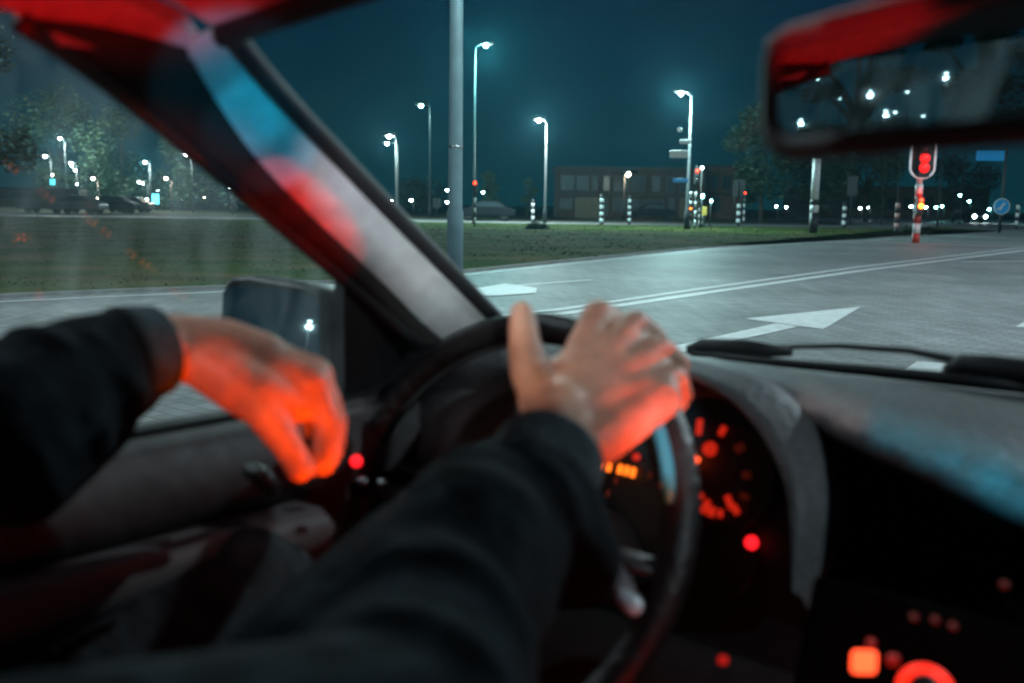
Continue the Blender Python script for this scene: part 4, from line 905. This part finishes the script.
HL = T(262, 398, .78); HR = T(640, 395, .82)
spot('added_cabin_spot', HL+Vector((.20, .04, -.19)), T(285, 432, .77), (1., .08, .003), 5, 34, .6, .015)
spot('added_cabin_spot', (-.03, .04, 1.03), T(292, 408, .78), (1., .095, .003), 25, 7.0, .9, .004)
spot('added_cabin_spot', (-.03, .04, 1.03), T(215, 372, .78), (1., .085, .003), 22, 5.2, .9, .004)
spot('added_cabin_spot', HL+Vector((.05, -.25, .20)), HL, (1., .88, .85), .55, 36, .6, .03)
spot('added_cabin_spot', HR+Vector((.20, -.20, -.11)), HR+Vector((.01, 0, -.01)), (1., .085, .003), 9, 25, .8, .02)
spot('added_cabin_spot', HR+Vector((-.05, -.36, .16)), HR+Vector((-.05, 0, 0)), (1., .76, .60), 1.9, 24, .6, .02)
spot('added_cabin_spot', (-.20, .0, 1.04), T(80, -90, .55), (1., .003, .003), 22, 25, .5, .02)
spot('added_cabin_spot', (-.25, .05, 1.17), T(868, 10, .5), (1., .01, .015), 20, 14, .5, .008)
for q in ((1020, 484, .74, 4.6), (975, 462, .79, 4.0), (930, 443, .83, 3.4), (890, 427, .86, 3.0)): spot('added_cabin_spot', (.12, -.02, 1.18), T(*q[:3]), (.0, .50, .72), 52, q[3], 1., .004)
for q in ((850, 410, .90, 2.8), (815, 396, .93, 2.4)): spot('added_cabin_spot', (.12, -.02, 1.18), T(*q[:3]), (1., .66, .62), 42, q[3], 1., .004)
spot('added_cabin_spot', (.05, .0, 1.12), T(679, 446, .72), (.35, .8, 1.), 26, 5.5, .8, .004)
light('cabin_fill', 'POINT', (.0, -.35, 1.2), (.5, .8, 1.), .12, .1, car)
light('cabin_fill', 'POINT', (-.05, .35, .62), (1., .05, .03), 1.3, .05, car)

# ================================================================== THE DRIVER
PB = Vector((-.52, -.12, .58))
person = empty('person', CAR @ PB, YAW, 'driver in dark sweatshirt, right hand on the wheel, left hand hanging by the window', 'person')
def remesh(mb, name, mt, parent, vox=.004, sm=4, sub=False):
    o = mb.build(name, mt, None, True, base=PB)
    md = o.modifiers.new('R', 'REMESH'); md.mode = 'VOXEL'; md.voxel_size = vox; md.use_smooth_shade = True
    md = o.modifiers.new('S', 'SMOOTH'); md.factor = .5; md.iterations = sm
    dg = bpy.context.evaluated_depsgraph_get(); me = bpy.data.meshes.new_from_object(o.evaluated_get(dg)); me.name = name
    o.modifiers.clear(); o.data = me
    if not me.materials: me.materials.append(mt)
    o.parent = parent; return o
b = MB()
def chain(pts, B=None):
    B = B or b
    q = [(Vector(p[0]), p[1]) if len(p) == 2 else (K(p[0], p[1], p[2]), p[3]) for p in pts]
    for (p0, r0), (p1, r1) in zip(q, q[1:]): B.capsule(p0, r0, p1, r1)
# trunk, neck, head
SR = (Vector((-.335, -.12, .96)), .062); SL = (Vector((-.715, -.12, .96)), .062)
ch = Vector((-.525, -.17, .86)); neck = Vector((-.525, -.18, 1.06)); hd = Vector((-.525, -.15, 1.20))
chain([(PB, .13), (ch, .135)]); chain([(ch+Vector((-.08, 0, 0)), .10), (ch+Vector((.08, 0, 0)), .10)]); chain([SR, (Vector((-.525, -.16, 1.0)), .06), SL])
chain([(Vector((-.525, -.17, 1.0)), .06), (neck, .052), (hd+Vector((0, -.01, -.04)), .055)])
b.capsule(hd+Vector((0, -.02, .02)), .082, hd+Vector((0, .015, -.0)), .076); b.capsule(hd+Vector((0, .035, -.05)), .045, hd+Vector((0, .05, -.075)), .028)
b.capsule(hd+Vector((0, .085, .0)), .008, hd+Vector((0, .107, -.028)), .011)
for s in (-1, 1):
    b.capsule(hd+Vector((s*.080, -.01, .01)), .012, hd+Vector((s*.078, -.01, -.02)), .010); b.capsule(hd+Vector((s*.032, .078, .010)), .013, hd+Vector((s*.034, .078, .010)), .013)
b.capsule(hd+Vector((-.02, .083, -.048)), .008, hd+Vector((.02, .083, -.048)), .008)
# legs
kl = (185+55, 640, .86)
LK = K(238, 600, .86); RK = Vector((-.40, .38, .70))
chain([(PB+Vector((-.09, .02, 0)), .085), (LK, .055), (Vector((-.60, .78, .42)), .042), (Vector((-.60, .84, .34)), .035)])
chain([(PB+Vector((.09, .02, 0)), .085), (RK, .055), (Vector((-.42, .74, .42)), .042), (Vector((-.42, .80, .34)), .035)])
# arms
EL = Vector((-.735, .16, .94)); ER = K(385, 770, .47)
chain([SR, (ER, .042), (520, 470, .735, .031), (560, 425, .765, .0265)])
chain([SL, (EL, .042), (120, 365, .735, .032), (178, 347, .775, .0262)])
# right hand on the rim
chain([(545, 440, .752, .027), (560, 412, .77, .027)]); chain([(575, 445, .755, .022), (590, 425, .775, .022)])
for q in ((582, 352, .822, .0150), (612, 353, .818, .0150), (637, 366, .812, .0150), (655, 388, .80, .0150)): chain([(562, 412, .772, .024), q]); chain([(588, 425, .775, .021), q])
chain([(600, 440, .76, .020), (660, 398, .795, .018)])
chain([(582, 352, .822, .0155), (598, 314, .852, .0135), (617, 322, .888, .0115), (622, 348, .895, .009)])
chain([(612, 353, .818, .0155), (634, 325, .845, .0135), (655, 338, .878, .0115), (658, 362, .884, .009)])
chain([(637, 366, .812, .0152), (660, 350, .832, .0130), (677, 364, .86, .0112), (678, 386, .865, .0088)])
chain([(655, 388, .80, .0148), (674, 378, .815, .0122), (681, 394, .835, .0105), (674, 410, .84, .0082)])
chain([(550, 410, .772, .020), (530, 372, .79, .0165), (524, 338, .80, .0132), (522, 313, .805, .0105)])
chain([(545, 385, .785, .014), (572, 366, .81, .015)]); chain([(540, 402, .78, .018), (568, 378, .80, .018)])
# left hand hanging
chain([(150, 349, .765, .0262), (178, 347, .775, .0265), (222, 350, .785, .026), (262, 362, .79, .024)])
for q in ((310, 384, .785, .0165), (314, 376, .80, .0165), (311, 380, .82, .016), (300, 386, .838, .0145)): chain([(225, 352, .79, .023), q]); 
chain([(232, 366, .785, .020), (300, 396, .79, .017)])
chain([(310, 384, .785, .0150), (329, 424, .785, .0122), (325, 450, .78, .0102), (315, 464, .776, .009)])
chain([(314, 376, .80, .0150), (333, 420, .802, .0125), (332, 450, .80, .0103), (324, 466, .797, .009)])
chain([(311, 380, .82, .0145), (327, 420, .822, .0118), (328, 446, .82, .010), (320, 460, .817, .009)])
chain([(300, 386, .838, .013), (312, 418, .842, .010), (312, 440, .84, .009), (305, 452, .838, .008)])
chain([(230, 368, .778, .022), (292, 398, .782, .019)]); chain([(262, 392, .765, .018), (296, 404, .778, .016)])
chain([(205, 362, .772, .022), (240, 386, .765, .022), (262, 408, .762, .0165), (284, 440, .762, .0128), (300, 468, .765, .0112)])
body = remesh(b, 'body', m_skin, person, .0035, 3)
# hair
h_ = MB(); h_.capsule(hd+Vector((0, -.035, .03)), .086, hd+Vector((0, .0, .035)), .078); h_.capsule(hd+Vector((0, -.06, -.01)), .07, hd+Vector((0, -.06, -.04)), .055); remesh(h_, 'hair', m_hair, person, .006, 2)
# sweatshirt
s = MB()
chain([(PB+Vector((0, 0, -.0)), .155), (ch, .165)], s); chain([(ch+Vector((-.09, 0, .02)), .12), (ch+Vector((.09, 0, .02)), .12)], s); chain([(SR[0], .082), (Vector((-.525, -.16, 1.0)), .075), (SL[0], .082)], s)
chain([(SR[0], .08), (ER, .066), (430, 640, .575, .060), (500, 535, .67, .052), (528, 492, .715, .046)], s)
s.capsule(K(445, 600, .60), .061, K(470, 545, .63), .055); s.capsule(K(480, 520, .665), .052, K(545, 520, .70), .045); s.capsule(K(550, 515, .70), .036, K(575, 560, .69), .034)
s.capsule(K(300, 690, .55), .05, K(420, 560, .66), .045)
chain([(SL[0], .08), (EL, .068), (0, 432, .665, .056), (80, 376, .72, .045), (132, 356, .75, .038)], s)
s.capsule(K(55, 352, .72), .022, K(95, 350, .73), .020); s.capsule(K(20, 470, .68), .04, K(95, 420, .73), .030)
def folds(p0, r0, p1, r1, n, seed):
    rnd = random.Random(seed); a = Vector(p0); c = Vector(p1); ax = (c-a).normalized(); u_ = ax.cross(Vector((0, 0, 1))).normalized(); v_ = ax.cross(u_)
    for i in range(n):
        t = (i+.5)/n+rnd.uniform(-.03, .03); rr = r0+(r1-r0)*t-.002; ph = rnd.random()*6.28; k_ = rnd.uniform(.2, .5); a0 = rnd.random()*6.28; sp = rnd.uniform(2.4, 4.6)
        pts = [a+(c-a)*t+ax*rr*k_*math.sin(q+ph)+u_*math.cos(q)*rr+v_*math.sin(q)*rr for q in [a0+sp*j/16 for j in range(17)]]
        s.tube(pts, [.003+.008*math.sin(math.pi*j/16) for j in range(17)], 8)
folds(K(430, 640, .575), .060, K(500, 535, .67), .052, 4, 1); folds(K(500, 535, .67), .052, K(528, 492, .715), .046, 3, 2); folds(ER, .066, K(430, 640, .575), .060, 4, 3)
folds(K(80, 376, .72), .045, K(132, 356, .75), .038, 3, 4); folds(K(0, 432, .665), .056, K(80, 376, .72), .045, 4, 5)
sw = remesh(s, 'sweatshirt', m_sweat, person, .006, 3)
def cuff(p0, p1, r0, r1, nrib=40):
    m = MB(); a = K(*p0); c = K(*p1); ax = (c-a).normalized(); u_ = ax.cross(Vector((0, 0, 1))).normalized(); v_ = ax.cross(u_); rows = []
    for t in (0, .04, .2, .5, .8, .96, 1, 1.0, .9):
        rr = r0+(r1-r0)*t; rr = rr*(.88 if len(rows) >= 7 or len(rows) == 0 else 1)
        rows.append([a+(c-a)*t+u_*math.cos(2*math.pi*i/80)*(rr*(1+.012*(i % 2)))+v_*math.sin(2*math.pi*i/80)*(rr*(1+.012*(i % 2))) for i in range(80)])
    m.grid(rows, close=True); return m.build('cuff', m_cuff, sw, True, base=PB)
cuff((518, 512, .70), (550, 458, .755), .0475, .0425); cuff((122, 358, .742), (156, 350, .765), .039, .0345)
t_ = MB()
chain([(PB+Vector((-.09, .02, 0)), .10), (LK, .070), (Vector((-.60, .78, .42)), .055), (Vector((-.60, .83, .37)), .05)], t_)
chain([(PB+Vector((.09, .02, 0)), .10), (RK, .070), (Vector((-.42, .74, .42)), .055), (Vector((-.42, .79, .37)), .05)], t_)
t_.capsule(PB+Vector((-.06, 0, -.01)), .13, PB+Vector((.06, 0, -.01)), .13)
remesh(t_, 'trousers', m_jean, person, .007, 3)
for s_ in (-.60, -.42):
    m = MB(); m.capsule((s_, .80, .335), .04, (s_, .96, .325), .036); m.build('shoe', m_shoe, person, True, base=PB)
